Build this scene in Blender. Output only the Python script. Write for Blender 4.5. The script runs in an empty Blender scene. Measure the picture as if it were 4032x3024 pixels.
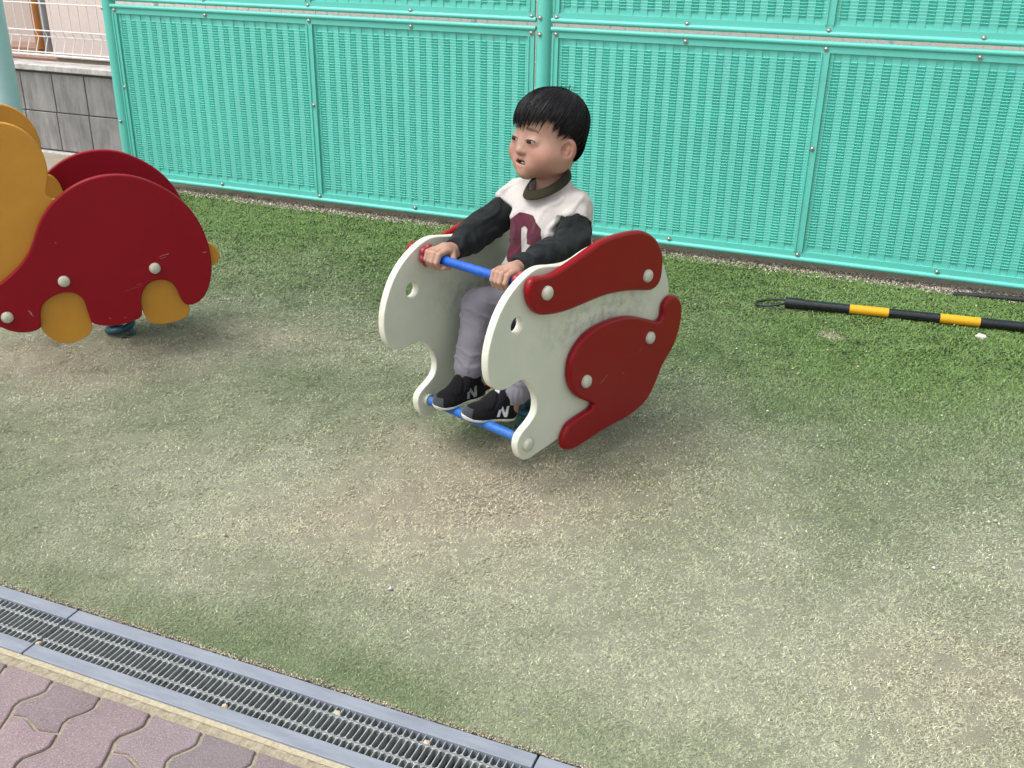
import bpy, bmesh, math, random
import numpy as np
from mathutils import Vector, Matrix
from mathutils.bvhtree import BVHTree
random.seed(7); RNG = np.random.default_rng(7)
S = bpy.context.scene
COL = S.collection
R = math.radians

# ------------------------------------------------------------ camera, sky, sun, exposure
FPX, PITCH, ROLL, YAW, CAMZ = 3932.28, R(24.293), R(1.0695), R(-21.714), 1.3
_cy, _sy = math.cos(YAW), math.sin(YAW)
fwd = Vector((_sy*math.cos(PITCH), _cy*math.cos(PITCH), -math.sin(PITCH)))
right0 = Vector((_cy, -_sy, 0)); up0 = right0.cross(fwd)
right = right0*math.cos(ROLL) + up0*math.sin(ROLL); up = -right0*math.sin(ROLL) + up0*math.cos(ROLL)
cam = bpy.data.objects.new("camera", bpy.data.cameras.new("camera")); COL.objects.link(cam)
M = Matrix.Identity(4)
for i in range(3): M[i][0], M[i][1], M[i][2] = right[i], up[i], -fwd[i]
M[2][3] = CAMZ
cam.matrix_world = M
cam.data.sensor_width = 36; cam.data.lens = FPX/4032*36; cam.data.clip_end = 500; cam.data.clip_start = .05
S.camera = cam
SUN_EL, SUN_AZ = R(60), R(-132)          # azimuth measured from +Y towards +X
w = bpy.data.worlds.new("World"); S.world = w; w.use_nodes = True
nt = w.node_tree; bg = nt.nodes['Background']
sky = nt.nodes.new('ShaderNodeTexSky'); sky.sky_type = 'NISHITA'; sky.sun_disc = False
sky.sun_elevation = SUN_EL; sky.sun_rotation = SUN_AZ; sky.air_density = 1.0; sky.dust_density = 4.0; sky.ozone_density = 1.0
hs = nt.nodes.new('ShaderNodeHueSaturation'); hs.inputs['Saturation'].default_value = .22
nt.links.new(sky.outputs[0], hs.inputs['Color']); nt.links.new(hs.outputs[0], bg.inputs[0]); bg.inputs[1].default_value = .15
sun = bpy.data.objects.new("sun", bpy.data.lights.new("sun", 'SUN')); COL.objects.link(sun)
sun.data.energy = 1.1; sun.data.angle = R(38); sun.data.color = (1, .97, .92)
sd = Vector((math.sin(SUN_AZ)*math.cos(SUN_EL), math.cos(SUN_AZ)*math.cos(SUN_EL), math.sin(SUN_EL)))
sun.rotation_euler = sd.to_track_quat('Z', 'Y').to_euler()
S.view_settings.view_transform = 'Standard'; S.view_settings.look = 'None'
S.view_settings.exposure = 0.76; S.view_settings.gamma = 1

# ------------------------------------------------------------ helpers
def vnoise(P, scale, seed=0):
    """value noise -1..1 for an (N,3) or (N,2) array"""
    P = np.asarray(P, float)
    if P.shape[-1] == 2: P = np.concatenate([P, np.zeros(P.shape[:-1]+(1,))], -1)
    q = P/scale + 57.3*seed + 1000.5; i = np.floor(q).astype(np.int64); f = q-i; f = f*f*(3-2*f)
    def h(a, b, c):
        n = (a*73856093) ^ (b*19349663) ^ (c*83492791) ^ (seed*2654435); n = (n ^ (n >> 13))*1274126177
        return ((n ^ (n >> 16)) & 0xffff)/32767.5-1
    o = 0
    for a in (0, 1):
        for b in (0, 1):
            for c in (0, 1):
                wt = (f[..., 0] if a else 1-f[..., 0])*(f[..., 1] if b else 1-f[..., 1])*(f[..., 2] if c else 1-f[..., 2])
                o = o+wt*h(i[..., 0]+a, i[..., 1]+b, i[..., 2]+c)
    return o

def link(name, me, m=None, parent=None, smooth=None):
    o = bpy.data.objects.new(name, me); COL.objects.link(o)
    if m: me.materials.clear(); me.materials.append(m)
    if parent: o.parent = parent
    if smooth is not None:
        me.shade_smooth()
        if smooth < 180: me.set_sharp_from_angle(angle=R(smooth))
    return o
def mesh_from(V, F):
    me = bpy.data.meshes.new("m"); me.from_pydata([tuple(v) for v in V], [], F); me.update(); return me
def np_mesh(V, Q):
    """fast mesh from numpy verts and (n,k) faces"""
    me = bpy.data.meshes.new("m"); n, k = Q.shape
    me.vertices.add(len(V)); me.vertices.foreach_set('co', np.ascontiguousarray(V, np.float32).ravel())
    me.loops.add(n*k); me.loops.foreach_set('vertex_index', np.ascontiguousarray(Q, np.int32).ravel())
    me.polygons.add(n); me.polygons.foreach_set('loop_start', np.arange(0, n*k, k, dtype=np.int32))
    me.update(calc_edges=True); me.validate(); return me
def tag(o, label=None, cat=None, group=None, kind=None):
    if label: o['label'] = label
    if cat: o['category'] = cat
    if group: o['group'] = group
    if kind: o['kind'] = kind
    return o
def empty(name, loc, rz=0):
    o = bpy.data.objects.new(name, None); COL.objects.link(o); o.location = loc; o.rotation_euler = (0, 0, rz); o.empty_display_size = .1; return o

class MB:
    def __init__(s): s.V = []; s.F = []
    def quad(s, *p):
        b = len(s.V); s.V += [tuple(q) for q in p]; s.F.append(tuple(range(b, b+len(p))))
    def box(s, x0, x1, y0, y1, z0, z1):
        b = len(s.V); s.V += [(x, y, z) for z in (z0, z1) for y in (y0, y1) for x in (x0, x1)]
        s.F += [tuple(b+i for i in f) for f in ((0, 2, 3, 1), (4, 5, 7, 6), (0, 1, 5, 4), (2, 6, 7, 3), (0, 4, 6, 2), (1, 3, 7, 5))]
    def tube(s, pts, r, n=10, cap=True, closed=False):
        pts = [Vector(p) for p in pts]; b = len(s.V); m = len(pts)
        rr = r if isinstance(r, (list, tuple)) else [r]*m
        t0 = (pts[1]-pts[0]).normalized(); u = t0.orthogonal().normalized()
        for i, p in enumerate(pts):
            if closed: t = (pts[(i+1) % m]-pts[i-1]).normalized()
            else: t = (pts[min(i+1, m-1)]-pts[max(i-1, 0)]).normalized()
            u = (u-t*u.dot(t)).normalized(); v = t.cross(u)
            for k in range(n):
                a = 2*math.pi*k/n; s.V.append(tuple(p+(u*math.cos(a)+v*math.sin(a))*rr[i]))
        for i in range(m if closed else m-1):
            j = (i+1) % m
            for k in range(n): s.F.append((b+i*n+k, b+i*n+(k+1) % n, b+j*n+(k+1) % n, b+j*n+k))
        if cap and not closed:
            s.F.append(tuple(b+k for k in reversed(range(n)))); s.F.append(tuple(b+(m-1)*n+k for k in range(n)))
    def dome(s, c, r, h, ax, n=16, m=5, squash=1):
        """low dome of radius r, height h, pointing along ax from c"""
        ax = Vector(ax).normalized(); u = ax.orthogonal().normalized(); v = ax.cross(u); c = Vector(c); b = len(s.V)
        for i in range(m):
            a = i/m*math.pi/2
            for k in range(n):
                q = 2*math.pi*k/n; s.V.append(tuple(c+ax*h*math.sin(a)+(u*math.cos(q)+v*math.sin(q))*r*math.cos(a)))
        s.V.append(tuple(c+ax*h)); top = len(s.V)-1
        for i in range(m-1):
            for k in range(n): s.F.append((b+i*n+k, b+i*n+(k+1) % n, b+(i+1)*n+(k+1) % n, b+(i+1)*n+k))
        for k in range(n): s.F.append((b+(m-1)*n+k, b+(m-1)*n+(k+1) % n, top))
    def build(s, name, m, parent=None, smooth=None):
        return link(name, mesh_from(s.V, s.F), m, parent, smooth)

# ------------------------------------------------------------ materials
class NT:
    def __init__(s, name):
        s.m = bpy.data.materials.new(name); s.m.use_nodes = True; s.t = s.m.node_tree; s.b = s.t.nodes['Principled BSDF']
        s.co = s.t.nodes.new('ShaderNodeTexCoord')
    def n(s, typ, **k):
        o = s.t.nodes.new(typ)
        for a, b in k.items():
            if a in o.inputs: o.inputs[a].default_value = b
            else: setattr(o, a, b)
        return o
    def l(s, a, b): s.t.links.new(a, b)
    def vec(s, sc=(1, 1, 1)):
        mp = s.n('ShaderNodeMapping'); mp.inputs['Scale'].default_value = sc; s.l(s.co.outputs['Object'], mp.inputs[0]); return mp.outputs[0]
    def noise(s, scale, detail=4, rough=.55, sc=(1, 1, 1)):
        o = s.n('ShaderNodeTexNoise'); o.inputs['Scale'].default_value = scale; o.inputs['Detail'].default_value = detail; o.inputs['Roughness'].default_value = rough
        s.l(s.vec(sc), o.inputs['Vector']); return o.outputs['Fac']
    def ramp(s, fac, stops):
        o = s.n('ShaderNodeValToRGB'); e = o.color_ramp.elements
        while len(e) < len(stops): e.new(.5)
        for i, (p, c) in enumerate(stops):
            e[i].position = p; e[i].color = (c, c, c, 1) if isinstance(c, (int, float)) else (*c, 1)
        s.l(fac, o.inputs[0]); return o.outputs[0]
    def mix(s, fac, a, b, mode='MIX'):
        o = s.n('ShaderNodeMix', data_type='RGBA', blend_type=mode)
        for sock, v in ((o.inputs[0], fac), (o.inputs[6], a), (o.inputs[7], b)):
            if hasattr(v, 'links') or hasattr(v, 'is_linked'): s.l(v, sock)
            elif isinstance(v, (int, float)): sock.default_value = v
            else: sock.default_value = (*v, 1)
        return o.outputs[2]
    def bump(s, h, strength=.3, dist=.002, prev=None):
        o = s.n('ShaderNodeBump'); o.inputs['Strength'].default_value = strength; o.inputs['Distance'].default_value = dist
        s.l(h, o.inputs['Height'])
        if prev: s.l(prev, o.inputs['Normal'])
        s.l(o.outputs[0], s.b.inputs['Normal']); return o.outputs[0]
    def rough(s, v):
        if isinstance(v, float): s.b.inputs['Roughness'].default_value = v
        else: s.l(v, s.b.inputs['Roughness'])
    def col(s, v):
        if hasattr(v, 'links'): s.l(v, s.b.inputs['Base Color'])
        else: s.b.inputs['Base Color'].default_value = (*v, 1)

def paint(name, c, rough=.4, var=.12, nscale=25, bump=.05, metal=0, coat=0, dirt=None, dirt_amt=.35, bscale=400, spec=.5, rvar=1.):
    t = NT(name)
    a = t.noise(nscale, 5, .6); base = t.mix(t.ramp(a, [(.3, 0.), (.7, 1.)]), tuple(x*(1-var) for x in c), tuple(min(1, x*(1+var)) for x in c))
    if dirt:
        d = t.ramp(t.noise(7, 8, .7), [(.52, 0.), (.72, 1.)])
        m = t.n('ShaderNodeMath', operation='MULTIPLY'); t.l(d, m.inputs[0]); m.inputs[1].default_value = dirt_amt
        base = t.mix(m.outputs[0], base, dirt)
    t.col(base); t.rough(t.ramp(t.noise(60, 3), [(.3, max(0, rough-.08*rvar)), (.7, min(1, rough+.1*rvar))]))
    t.b.inputs['Specular IOR Level'].default_value = spec; t.b.inputs['Metallic'].default_value = metal; t.b.inputs['Coat Weight'].default_value = coat
    if bump > 0: t.bump(t.noise(bscale, 2), bump, .001)
    return t.m

M_teal = paint('teal_paint', (.122, .555, .470), .42, .05, 3, .04, dirt=(.14, .42, .36), dirt_amt=.3)
M_bolt = paint('bolt_steel', (.42, .42, .40), .35, .2, 200, .05, metal=.8)
M_red = paint('red_board', (.235, .004, .008), .32, .04, 3, 0, bscale=900, spec=.2, rvar=0, coat=.12)
M_redE = paint('red_board_matt', (.235, .006, .014), .42, .05, 3, 0, bscale=900, spec=.16)
M_yel = paint('yellow_board', (.50, .235, .022), .5, .08, 8, .02, bscale=900)
M_cream = paint('cream_cap', (.46, .47, .38), .55, .15, 90, .15, dirt=(.22, .2, .15), dirt_amt=.5)
M_blue = paint('blue_pipe_paint', (.006, .085, .42), .28, .15, 30, .05)
M_bluew = paint('blue_pipe_worn', (.012, .12, .42), .45, .3, 60, .1, dirt=(.12, .11, .09), dirt_amt=.7)
M_spring = paint('spring_blue', (.010, .058, .09), .45, .2, 40, .1, dirt=(.12, .12, .10), dirt_amt=.5)
M_knob = paint('red_knob', (.26, .015, .03), .33, .1, 40, .05)
M_black = paint('black_plastic', (.012, .013, .017), .28, .2, 60, .05)
M_yelp = paint('yellow_tape', (.72, .36, .008), .3, .06, 50, .05)
M_rub = paint('black_rubber', (.02, .021, .024), .5, .2, 80, .1)
M_gal = paint('galvanised_steel', (.36, .39, .385), .45, .25, 60, .1, metal=.35)
M_pvc = paint('grey_pipe', (.2, .22, .24), .5, .1, 10, .05)
M_wire = paint('white_wire', (.75, .75, .73), .4, .05, 10, .02)
M_ltblue = paint('pale_blue_post', (.42, .62, .66), .45, .05, 6, .03)
M_orange = paint('orange_post', (.36, .13, .02), .5, .2, 9, .1)
M_wallp = paint('pink_render', (.72, .60, .56), .8, .05, 40, .5, bscale=120)
M_wallb = paint('beige_siding', (.50, .43, .38), .8, .05, 4, .1)
M_found = paint('brown_base', (.27, .16, .12), .8, .15, 8, .1)
M_cop = paint('concrete_cap', (.47, .45, .44), .85, .3, 20, .4, bscale=60, dirt=(.25, .24, .23), dirt_amt=.6)

def white_board():
    t = NT('white_board')
    a = t.noise(10, 5, .6); base = t.mix(t.ramp(a, [(.3, 0.), (.7, 1.)]), (.57, .61, .50), (.63, .66, .555))
    # grime rubbed in between the two red overlays (object space blob), broken up by noise
    sep = t.n('ShaderNodeSeparateXYZ'); t.l(t.co.outputs['Object'], sep.inputs[0])
    g = t.n('ShaderNodeMath', operation='DISTANCE') if False else None
    vm = t.n('ShaderNodeVectorMath', operation='SUBTRACT'); t.l(t.co.outputs['Object'], vm.inputs[0]); vm.inputs[1].default_value = (.17, .02, .41)
    vs = t.n('ShaderNodeVectorMath', operation='MULTIPLY'); t.l(vm.outputs[0], vs.inputs[0]); vs.inputs[1].default_value = (0, 3.4, 11)
    ln = t.n('ShaderNodeVectorMath', operation='LENGTH'); t.l(vs.outputs[0], ln.inputs[0])
    mr = t.ramp(ln.outputs['Value'], [(.25, .6), (1., 0.)])
    st = t.ramp(t.noise(38, 7, .72, (1, 1, 1)), [(.45, 0.), (.66, 1.)])
    mm = t.n('ShaderNodeMath', operation='MULTIPLY'); t.l(mr, mm.inputs[0]); t.l(st, mm.inputs[1])
    base = t.mix(mm.outputs[0], base, (.17, .18, .14))
    sp = t.ramp(t.noise(180, 3, .6), [(.70, 0.), (.76, .5)])
    base = t.mix(sp, base, (.2, .19, .15))
    t.col(base); t.rough(t.ramp(t.noise(40, 4), [(.3, .38), (.7, .55)])); t.bump(t.noise(900, 2), .08, .001)
    return t.m
M_white = white_board()
M_rim = paint('white_board_edge', (.62, .62, .52), .5, .1, 60, .1)

def fabric(name, c, var=.15, scale=1400, bump=.4, fs=30, rough=.95, sheen=.2):
    t = NT(name)
    f = t.noise(fs, 5, .6); base = t.mix(t.ramp(f, [(.3, 0.), (.72, 1.)]), tuple(x*(1-var) for x in c), tuple(min(1, x*(1+var)) for x in c))
    fine = t.noise(scale, 2, .5)
    base = t.mix(t.ramp(fine, [(.3, 0.), (.7, .35)]), base, tuple(min(1, x*1.35) for x in c))
    t.col(base); t.rough(rough); t.b.inputs['Sheen Weight'].default_value = sheen; t.b.inputs['Specular IOR Level'].default_value = .2; t.b.inputs['Sheen Roughness'].default_value = .5
    b1 = t.bump(fine, bump, .0006); t.bump(t.noise(55, 3, .55), .5, .004, b1)
    return t.m
M_shirt = fabric('heather_jersey', (.46, .435, .415), .06, 900, sheen=.1)
M_sleeve = fabric('black_jersey', (.012, .015, .015), .3, 1200, sheen=.05)
M_collar = fabric('olive_rib', (.026, .025, .014), .2, 1500, sheen=.04)
M_letter = fabric('maroon_print', (.085, .014, .03), .08, 1500, .1)
M_trouser = fabric('grey_lilac_sweat', (.20, .19, .225), .08, 1100)
M_shoe = fabric('black_suede', (.007, .007, .009), .3, 1500, .3, sheen=.04)
M_toe = fabric('grey_suede', (.045, .05, .055), .3, 1500, .3)
M_sock = fabric('blue_sock', (.012, .03, .09), .3, 1500, .3)
M_sole = paint('white_sole', (.6, .6, .55), .6, .15, 90, .1)
M_logo = paint('white_logo', (.62, .64, .66), .4, .05, 90, .05)
M_logog = paint('grey_logo', (.28, .29, .30), .45, .05, 90, .05)

def skin():
    t = NT('skin'); at = t.n('ShaderNodeVertexColor'); at.layer_name = 'tint'
    n = t.noise(160, 4, .6)
    base = t.mix(t.ramp(n, [(.35, 0.), (.65, .22)]), at.outputs[0], (.31, .165, .115))
    t.col(base); t.rough(.55); t.b.inputs['Subsurface Weight'].default_value = .12
    t.b.inputs['Subsurface Radius'].default_value = (.010, .004, .002); t.b.inputs['Subsurface Scale'].default_value = .6
    t.bump(t.noise(900, 3), .12, .0006); return t.m
M_skin = skin()
def hairmat():
    t = NT('black_hair'); t.col(t.mix(t.ramp(t.noise(90, 3), [(.35, 0.), (.65, 1.)]), (.002, .002, .003), (.006, .0055, .007)))
    t.rough(.5); t.b.inputs['Specular IOR Level'].default_value = .2; return t.m
M_hair = hairmat()
M_eyew = paint('eye_white', (.26, .22, .21), .25, .02, 50, 0)
M_iris = paint('dark_iris', (.012, .008, .006), .12, .1, 50, 0)
M_mouth = paint('mouth_inside', (.07, .012, .012), .5, .1, 90, 0)
M_lip = paint('lip_skin', (.40, .13, .11), .42, .08, 120, .1)
M_teeth = paint('teeth_enamel', (.62, .60, .54), .3, .03, 50, 0)
M_brow = fabric('lash_line', (.03, .018, .015), .3, 900); M_brow2 = fabric('brow_hair', (.16, .095, .07), .3, 900)

# ------------------------------------------------------------ ground
def soil_mat():
    t = NT('sandy_soil')
    a = t.noise(6, 8, .7); b = t.noise(160, 3, .7)
    c = t.mix(t.ramp(a, [(.35, 0.), (.65, 1.)]), (.20, .165, .125), (.30, .26, .20))
    c = t.mix(t.ramp(b, [(.42, 0.), (.7, 1.)]), c, (.42, .38, .31)); t.col(c); t.rough(.95); t.bump(b, .7, .006); return t.m
M_soil = soil_mat()
g = MB(); g.quad((-150, -150, -.16), (150, -150, -.16), (150, 150, -.16), (-150, 150, -.16)); tag(g.build('ground', M_soil), kind='structure')

TX0, TX1, TY0, TY1 = -5.6, 2.4, 1.250, 4.270
# worn / dusty / soiled areas of the turf: (x, y, rx, ry, angle_deg, amount)
DUST = [(-1.0, 1.75, 1.5, .45, -12, .75), (-1.85, 1.65, .8, .4, 0, .6), (-.6, 1.75, .7, .35, 0, .45), (0.3, 2.2, .7, .6, 20, .75), (-.2, 1.9, .6, .45, 0, .5), (.25, 1.6, .6, .35, 0, .75), (-2.6, 1.7, .9, .5, 0, .7),
        (-.45, 2.75, .42, .28, 10, .75), (-2.3, 2.55, .75, .36, 10, .8), (-1.75, 2.7, .6, .3, -5, .5), (-2.55, 3.35, .5, .3, 0, .35), (-1.5, 2.05, .6, .3, 0, .35), (1.2, 2.4, .8, .8, 0, .6), (-3.6, 2.3, .8, .6, 0, .6)]
SOIL = [(-.85, 2.12, .36, .19, 12, .95), (-1.0, 1.92, .28, .12, 20, .65), (-.60, 2.46, .20, .15, 0, .5), (-1.16, 2.20, .14, .08, 0, .5), (-1.12, 1.78, .14, .08, 20, .35), (-1.02, 1.74, .42, .2, 15, .38), (-2.55, 2.22, .32, .15, 10, .95), (-2.33, 2.5, .3, .13, 10, .6),
        (-.16, 3.54, .035, .028, 0, .9), (.35, 1.75, .3, .2, 10, .45), (-2.0, 2.72, .3, .1, 10, .4), (-.86, 2.0, .16, .1, 0, .4)]
GREEN0 = [(-1.32, 2.12, .16, .1, 0, .45), (-1.05, 2.42, .2, .1, 0, .4), (-.3, 2.75, .25, .16, 0, .3), (-1.9, 2.05, .3, .12, -10, .35), (-.05, 2.25, .35, .14, 15, .3), (-1.25, 1.30, .22, .07, -5, .5), (-.72, 1.32, .2, .08, 0, .45), (-.3, 1.3, .25, .12, 0, .4), (-1.15, 2.33, .14, .08, 0, .35), (-.58, 2.02, .14, .09, 0, .35), (-.36, 2.12, .3, .15, 0, .35), (-1.7, 2.25, .35, .15, 0, .3), (-1.3, 2.45, .2, .12, 0, .3), (-.55, 2.28, .06, .05, 0, .7)]
GREEN = [(a, b_, c, d, e, f*(.6 if b_ < 1.4 else 1.)) for a, b_, c, d, e, f in GREEN0]
def blobs(x, y, L):
    o = np.zeros_like(x)
    for cx, cy, rx, ry, an, amt in L:
        c, s = math.cos(R(an)), math.sin(R(an)); dx, dy = x-cx, y-cy
        u = (dx*c+dy*s)/rx; v = (-dx*s+dy*c)/ry
        o = 1-(1-o)*(1-amt*np.exp(-(u*u+v*v)*.9))
    return o
def turf_state(x, y):
    P = np.stack([x, y], -1)
    n1 = vnoise(P, .35, 1)*.5+vnoise(P, .13, 2)*.3+vnoise(P, .05, 3)*.2
    Pw = np.stack([x+.05*vnoise(P, .2, 8), y+.05*vnoise(P, .2, 9)], -1); xx, yy = Pw[..., 0], Pw[..., 1]
    far = 1/(1+np.exp(-(yy-3.42-.10*np.clip(xx+.9, -1.2, .0))/.26))     # lush strip towards the fence
    farR = 1/(1+np.exp(-(yy-3.02)/.19))/(1+np.exp(-(xx+.50)/.16))
    lush = np.clip(np.maximum(far*.95, farR), 0, 1)
    d = blobs(xx, yy, DUST)*.88+.19+.50*n1+.15*vnoise(P, .75, 11)
    d = d*(1-lush*.92)-.5*blobs(xx, yy, GREEN)
    s = blobs(xx, yy, SOIL)*(1+.35*n1)
    return np.clip(d, 0, 1), np.clip(s, 0, 1), lush
C_LUSH = np.array([.120, .205, .050]); C_MID = np.array([.110, .160, .068]); C_DUST = np.array([.345, .358, .255]); C_SOIL = np.array([.46, .415, .305])
def turf_col(d, s, lush, rnd):
    c = C_MID*(1-lush[:, None])+C_LUSH*lush[:, None]
    c = c*(1-d[:, None])+C_DUST*d[:, None]
    c = c*(1-s[:, None])+C_SOIL*s[:, None]
    return c*rnd[:, None]
def build_turf():
    h = .0125; nx = int((TX1-TX0)/h)+1; ny = int((TY1-TY0)/h)+1
    X, Y = np.meshgrid(np.linspace(TX0, TX1, nx), np.linspace(TY0, TY1, ny)); x, y = X.ravel(), Y.ravel(); P = np.stack([x, y], -1)
    d, s, lush = turf_state(x, y)
    # the carpet edges run slightly uneven
    y = np.where(Y.ravel() < TY0+.001, y+.004*vnoise(P, .15, 20)+.002*vnoise(P, .03, 21), y)
    y = np.where(Y.ravel() > TY1-.001, y+.006*vnoise(P, .4, 22)+.010*vnoise(P, .06, 23), y)
    y = np.minimum(y, TY1+.02-.055*np.clip((x+.35)/.5, 0, 1)+.008*vnoise(P, .05, 24))
    z = .004*vnoise(P, .5, 5)+.0022*vnoise(P, .06, 6)+.0022*vnoise(P, .026, 7)*(1+1.2*s)-.010*s
    dip = np.exp(-(((x+.86)/.10)**2+((y-2.02)/.07)**2)); z -= .012*dip
    V = np.stack([x, y, z], -1); idx = np.arange(nx*ny).reshape(ny, nx)
    Q = np.stack([idx[:-1, :-1], idx[:-1, 1:], idx[1:, 1:], idx[1:, :-1]], -1).reshape(-1, 4)
    me = np_mesh(V, Q); c = turf_col(d, s, lush, np.full(len(x), .62)); a = me.color_attributes.new('tint', 'FLOAT_COLOR', 'POINT')
    c4 = np.ones((len(x), 4), np.float32); c4[:, :3] = c; a.data.foreach_set('color', c4.ravel())
    t = NT('turf_base'); vc = t.n('ShaderNodeVertexColor'); vc.layer_name = 'tint'
    f = t.noise(420, 3, .7); c = t.mix(t.ramp(f, [(.35, 0.), (.75, .8)]), vc.outputs[0], (1.6, 1.6, 1.6), 'MULTIPLY')
    sep = t.ramp(t.noise(900, 2, .6), [(.66, 0.), (.74, .7)]); c = t.mix(sep, c, (.45, .42, .33))
    t.col(c); t.rough(.95); t.bump(f, .8, .006)
    o = link('turf_base', me, t.m, None, 180); tag(o, kind='structure')
    # fibres
    N = 950000
    u = RNG.random(N); yb = TY0+(TY1-TY0)*(u**1.45); xb = -.37*yb*1.0-1.0+0*yb
    halfw = .55+.70*yb; xb = (-.40*yb)+(RNG.random(N)*2-1)*halfw*1.02
    xb = np.clip(xb, TX0+.01, TX1-.01); P = np.stack([xb, yb], -1)
    d, s, lush = turf_state(xb, yb)
    keep = (RNG.random(N) > s*.72) & (yb < TY1-.004-.050*np.clip((xb+.35)/.5, 0, 1)+.010*vnoise(P, .06, 25)); xb, yb, d, s, lush, P = xb[keep], yb[keep], d[keep], s[keep], lush[keep], P[keep]; N = len(xb)
    z0 = .004*vnoise(P, .5, 5)+.0022*vnoise(P, .06, 6)-.010*s-.001
    lay = vnoise(P, .05, 31)*1.2+vnoise(P, .6, 32)*1.2+RNG.normal(0, 1.5, N)+math.pi*.15
    elev = R(14)+R(22)*lush+RNG.random(N)*R(26)*(1-.5*d)
    ln = (.0075+.0045*RNG.random(N)+.002*lush)*(1+.10*(yb-1.2)); wd = (.0005+.0005*RNG.random(N))*(1+.45*(yb-1.2))
    dx, dy = np.cos(lay), np.sin(lay); px, py = -dy*wd, dx*wd
    b = np.stack([xb, yb, z0], -1); side = np.stack([px, py, np.zeros(N)], -1)
    m1 = b+np.stack([dx*np.cos(elev)*ln*.5, dy*np.cos(elev)*ln*.5, np.sin(elev)*ln*.5], -1)
    e2 = elev*.3; tp = m1+np.stack([dx*np.cos(e2)*ln*.5, dy*np.cos(e2)*ln*.5, np.sin(e2)*ln*.5], -1)
    V = np.stack([b-side, b+side, m1+side, m1-side, tp], 1).reshape(-1, 3); k = np.arange(N)*5
    T = np.concatenate([np.stack([k, k+1, k+2], -1), np.stack([k, k+2, k+3], -1), np.stack([k+3, k+2, k+4], -1)])
    me = np_mesh(V, T)
    rnd = np.clip(1.0+.20*(1-.45*lush)*RNG.normal(0, 1, N), .5, 1.7)
    bright = RNG.random(N) < (.015+.01*d); rnd = np.where(bright, 2.0, rnd)
    dd = np.clip(d+.12*RNG.normal(0, 1, N), 0, 1)
    c = turf_col(dd, s, lush, rnd); c4 = np.ones((N*5, 4), np.float32); c4[:, :3] = np.repeat(np.clip(c, 0, .75), 5, 0)
    a = me.color_attributes.new('tint', 'FLOAT_COLOR', 'POINT'); a.data.foreach_set('color', c4.ravel())
    t = NT('turf_fibre'); vc = t.n('ShaderNodeVertexColor'); vc.layer_name = 'tint'; t.col(vc.outputs[0]); t.rough(.55); t.b.inputs['Specular IOR Level'].default_value = .25
    tag(link('artificial_grass', me, t.m), 'worn green artificial grass dusted with sand', 'grass', kind='stuff')
build_turf()

def grains(name, n, fx, size, mats, label, cat):
    """loose angular grains lying on a strip, as one scattered mass"""
    base = np.array([(1, 0, -.5), (-.5, .87, -.5), (-.5, -.87, -.5), (.2, .1, .8)], float)
    T = np.array([(0, 1, 3), (1, 2, 3), (2, 0, 3), (0, 2, 1)])
    c = fx(n); sz = size*(.4+RNG.random(len(c))**2*1.4); a = RNG.random(len(c))*6.28
    V = base[None]*sz[:, None, None]*(1+.5*RNG.normal(0, 1, (len(c), 4, 3))*.5)
    V = np.stack([V[..., 0]*np.cos(a)[:, None]-V[..., 1]*np.sin(a)[:, None], V[..., 0]*np.sin(a)[:, None]+V[..., 1]*np.cos(a)[:, None], V[..., 2]*.7], -1)+c[:, None]
    F = (T[None]+4*np.arange(len(c))[:, None, None]).reshape(-1, 3)
    me = np_mesh(V.reshape(-1, 3), F)
    pal = np.array(mats); ci = RNG.integers(0, len(pal), len(c)); cc = pal[ci]*(.8+.4*RNG.random((len(c), 1)))
    c4 = np.ones((len(c)*4, 4), np.float32); c4[:, :3] = np.repeat(cc, 4, 0); at = me.color_attributes.new('tint', 'FLOAT_COLOR', 'POINT'); at.data.foreach_set('color', c4.ravel())
    t = NT(name); vc = t.n('ShaderNodeVertexColor'); vc.layer_name = 'tint'; t.col(vc.outputs[0]); t.rough(.8)
    tag(link(name, me, t.m), label, cat, kind='stuff')
# soil shelf under / behind the fence
sb = MB(); sb.box(-7.5, 3.5, 4.16, 4.775, -.15, -.006); sb.box(-7.5, 3.5, 4.775, 12, -.15, -.012); tag(sb.build('soil_strip', M_soil), kind='structure')
PALG = [(.40, .36, .29), (.52, .47, .38), (.25, .21, .16), (.34, .29, .23), (.17, .14, .11), (.60, .56, .48)]
def f1(n):
    x = RNG.random(n)*5.6-4.3; y = 4.20+.14*RNG.random(n)**.8
    return np.stack([x, y, .002+.004*RNG.random(n)], -1)
grains('gravel', 17000, f1, .0046, PALG, 'strip of brown and white grit along the foot of the green fence', 'gravel')
def f2(n):
    a = []
    for cx, cy, rx, ry, an, amt in SOIL:
        k = int(n*amt*rx*ry/.45)+20; q = RNG.normal(0, .62, (k, 2)); c, s_ = math.cos(R(an)), math.sin(R(an))
        a.append(np.stack([cx+q[:, 0]*rx*c-q[:, 1]*ry*s_, cy+q[:, 0]*rx*s_+q[:, 1]*ry*c], -1))
    a.append(np.stack([RNG.random(2600)*3.4-2.6, 1.26+2.6*RNG.random(2600)**1.2], -1))
    p = np.concatenate(a); p = p[(p[:, 1] > 1.26)]; xe = RNG.random(9000)*3.2-2.6; e_ = np.stack([xe, 1.2445+.024*RNG.random(9000)**1.8*(.5+.5*vnoise(np.stack([xe, xe*0], -1), .12, 77))], -1); p = np.concatenate([p, e_])
    return np.concatenate([p, .001+.004*RNG.random((len(p), 1))], -1)
grains('sand_grains', 24000, f2, .0017, [(.36, .32, .22), (.44, .39, .28), (.30, .26, .18), (.58, .54, .44), (.36, .31, .21)], 'loose pale sand scattered over the worn grass', 'sand')

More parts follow.
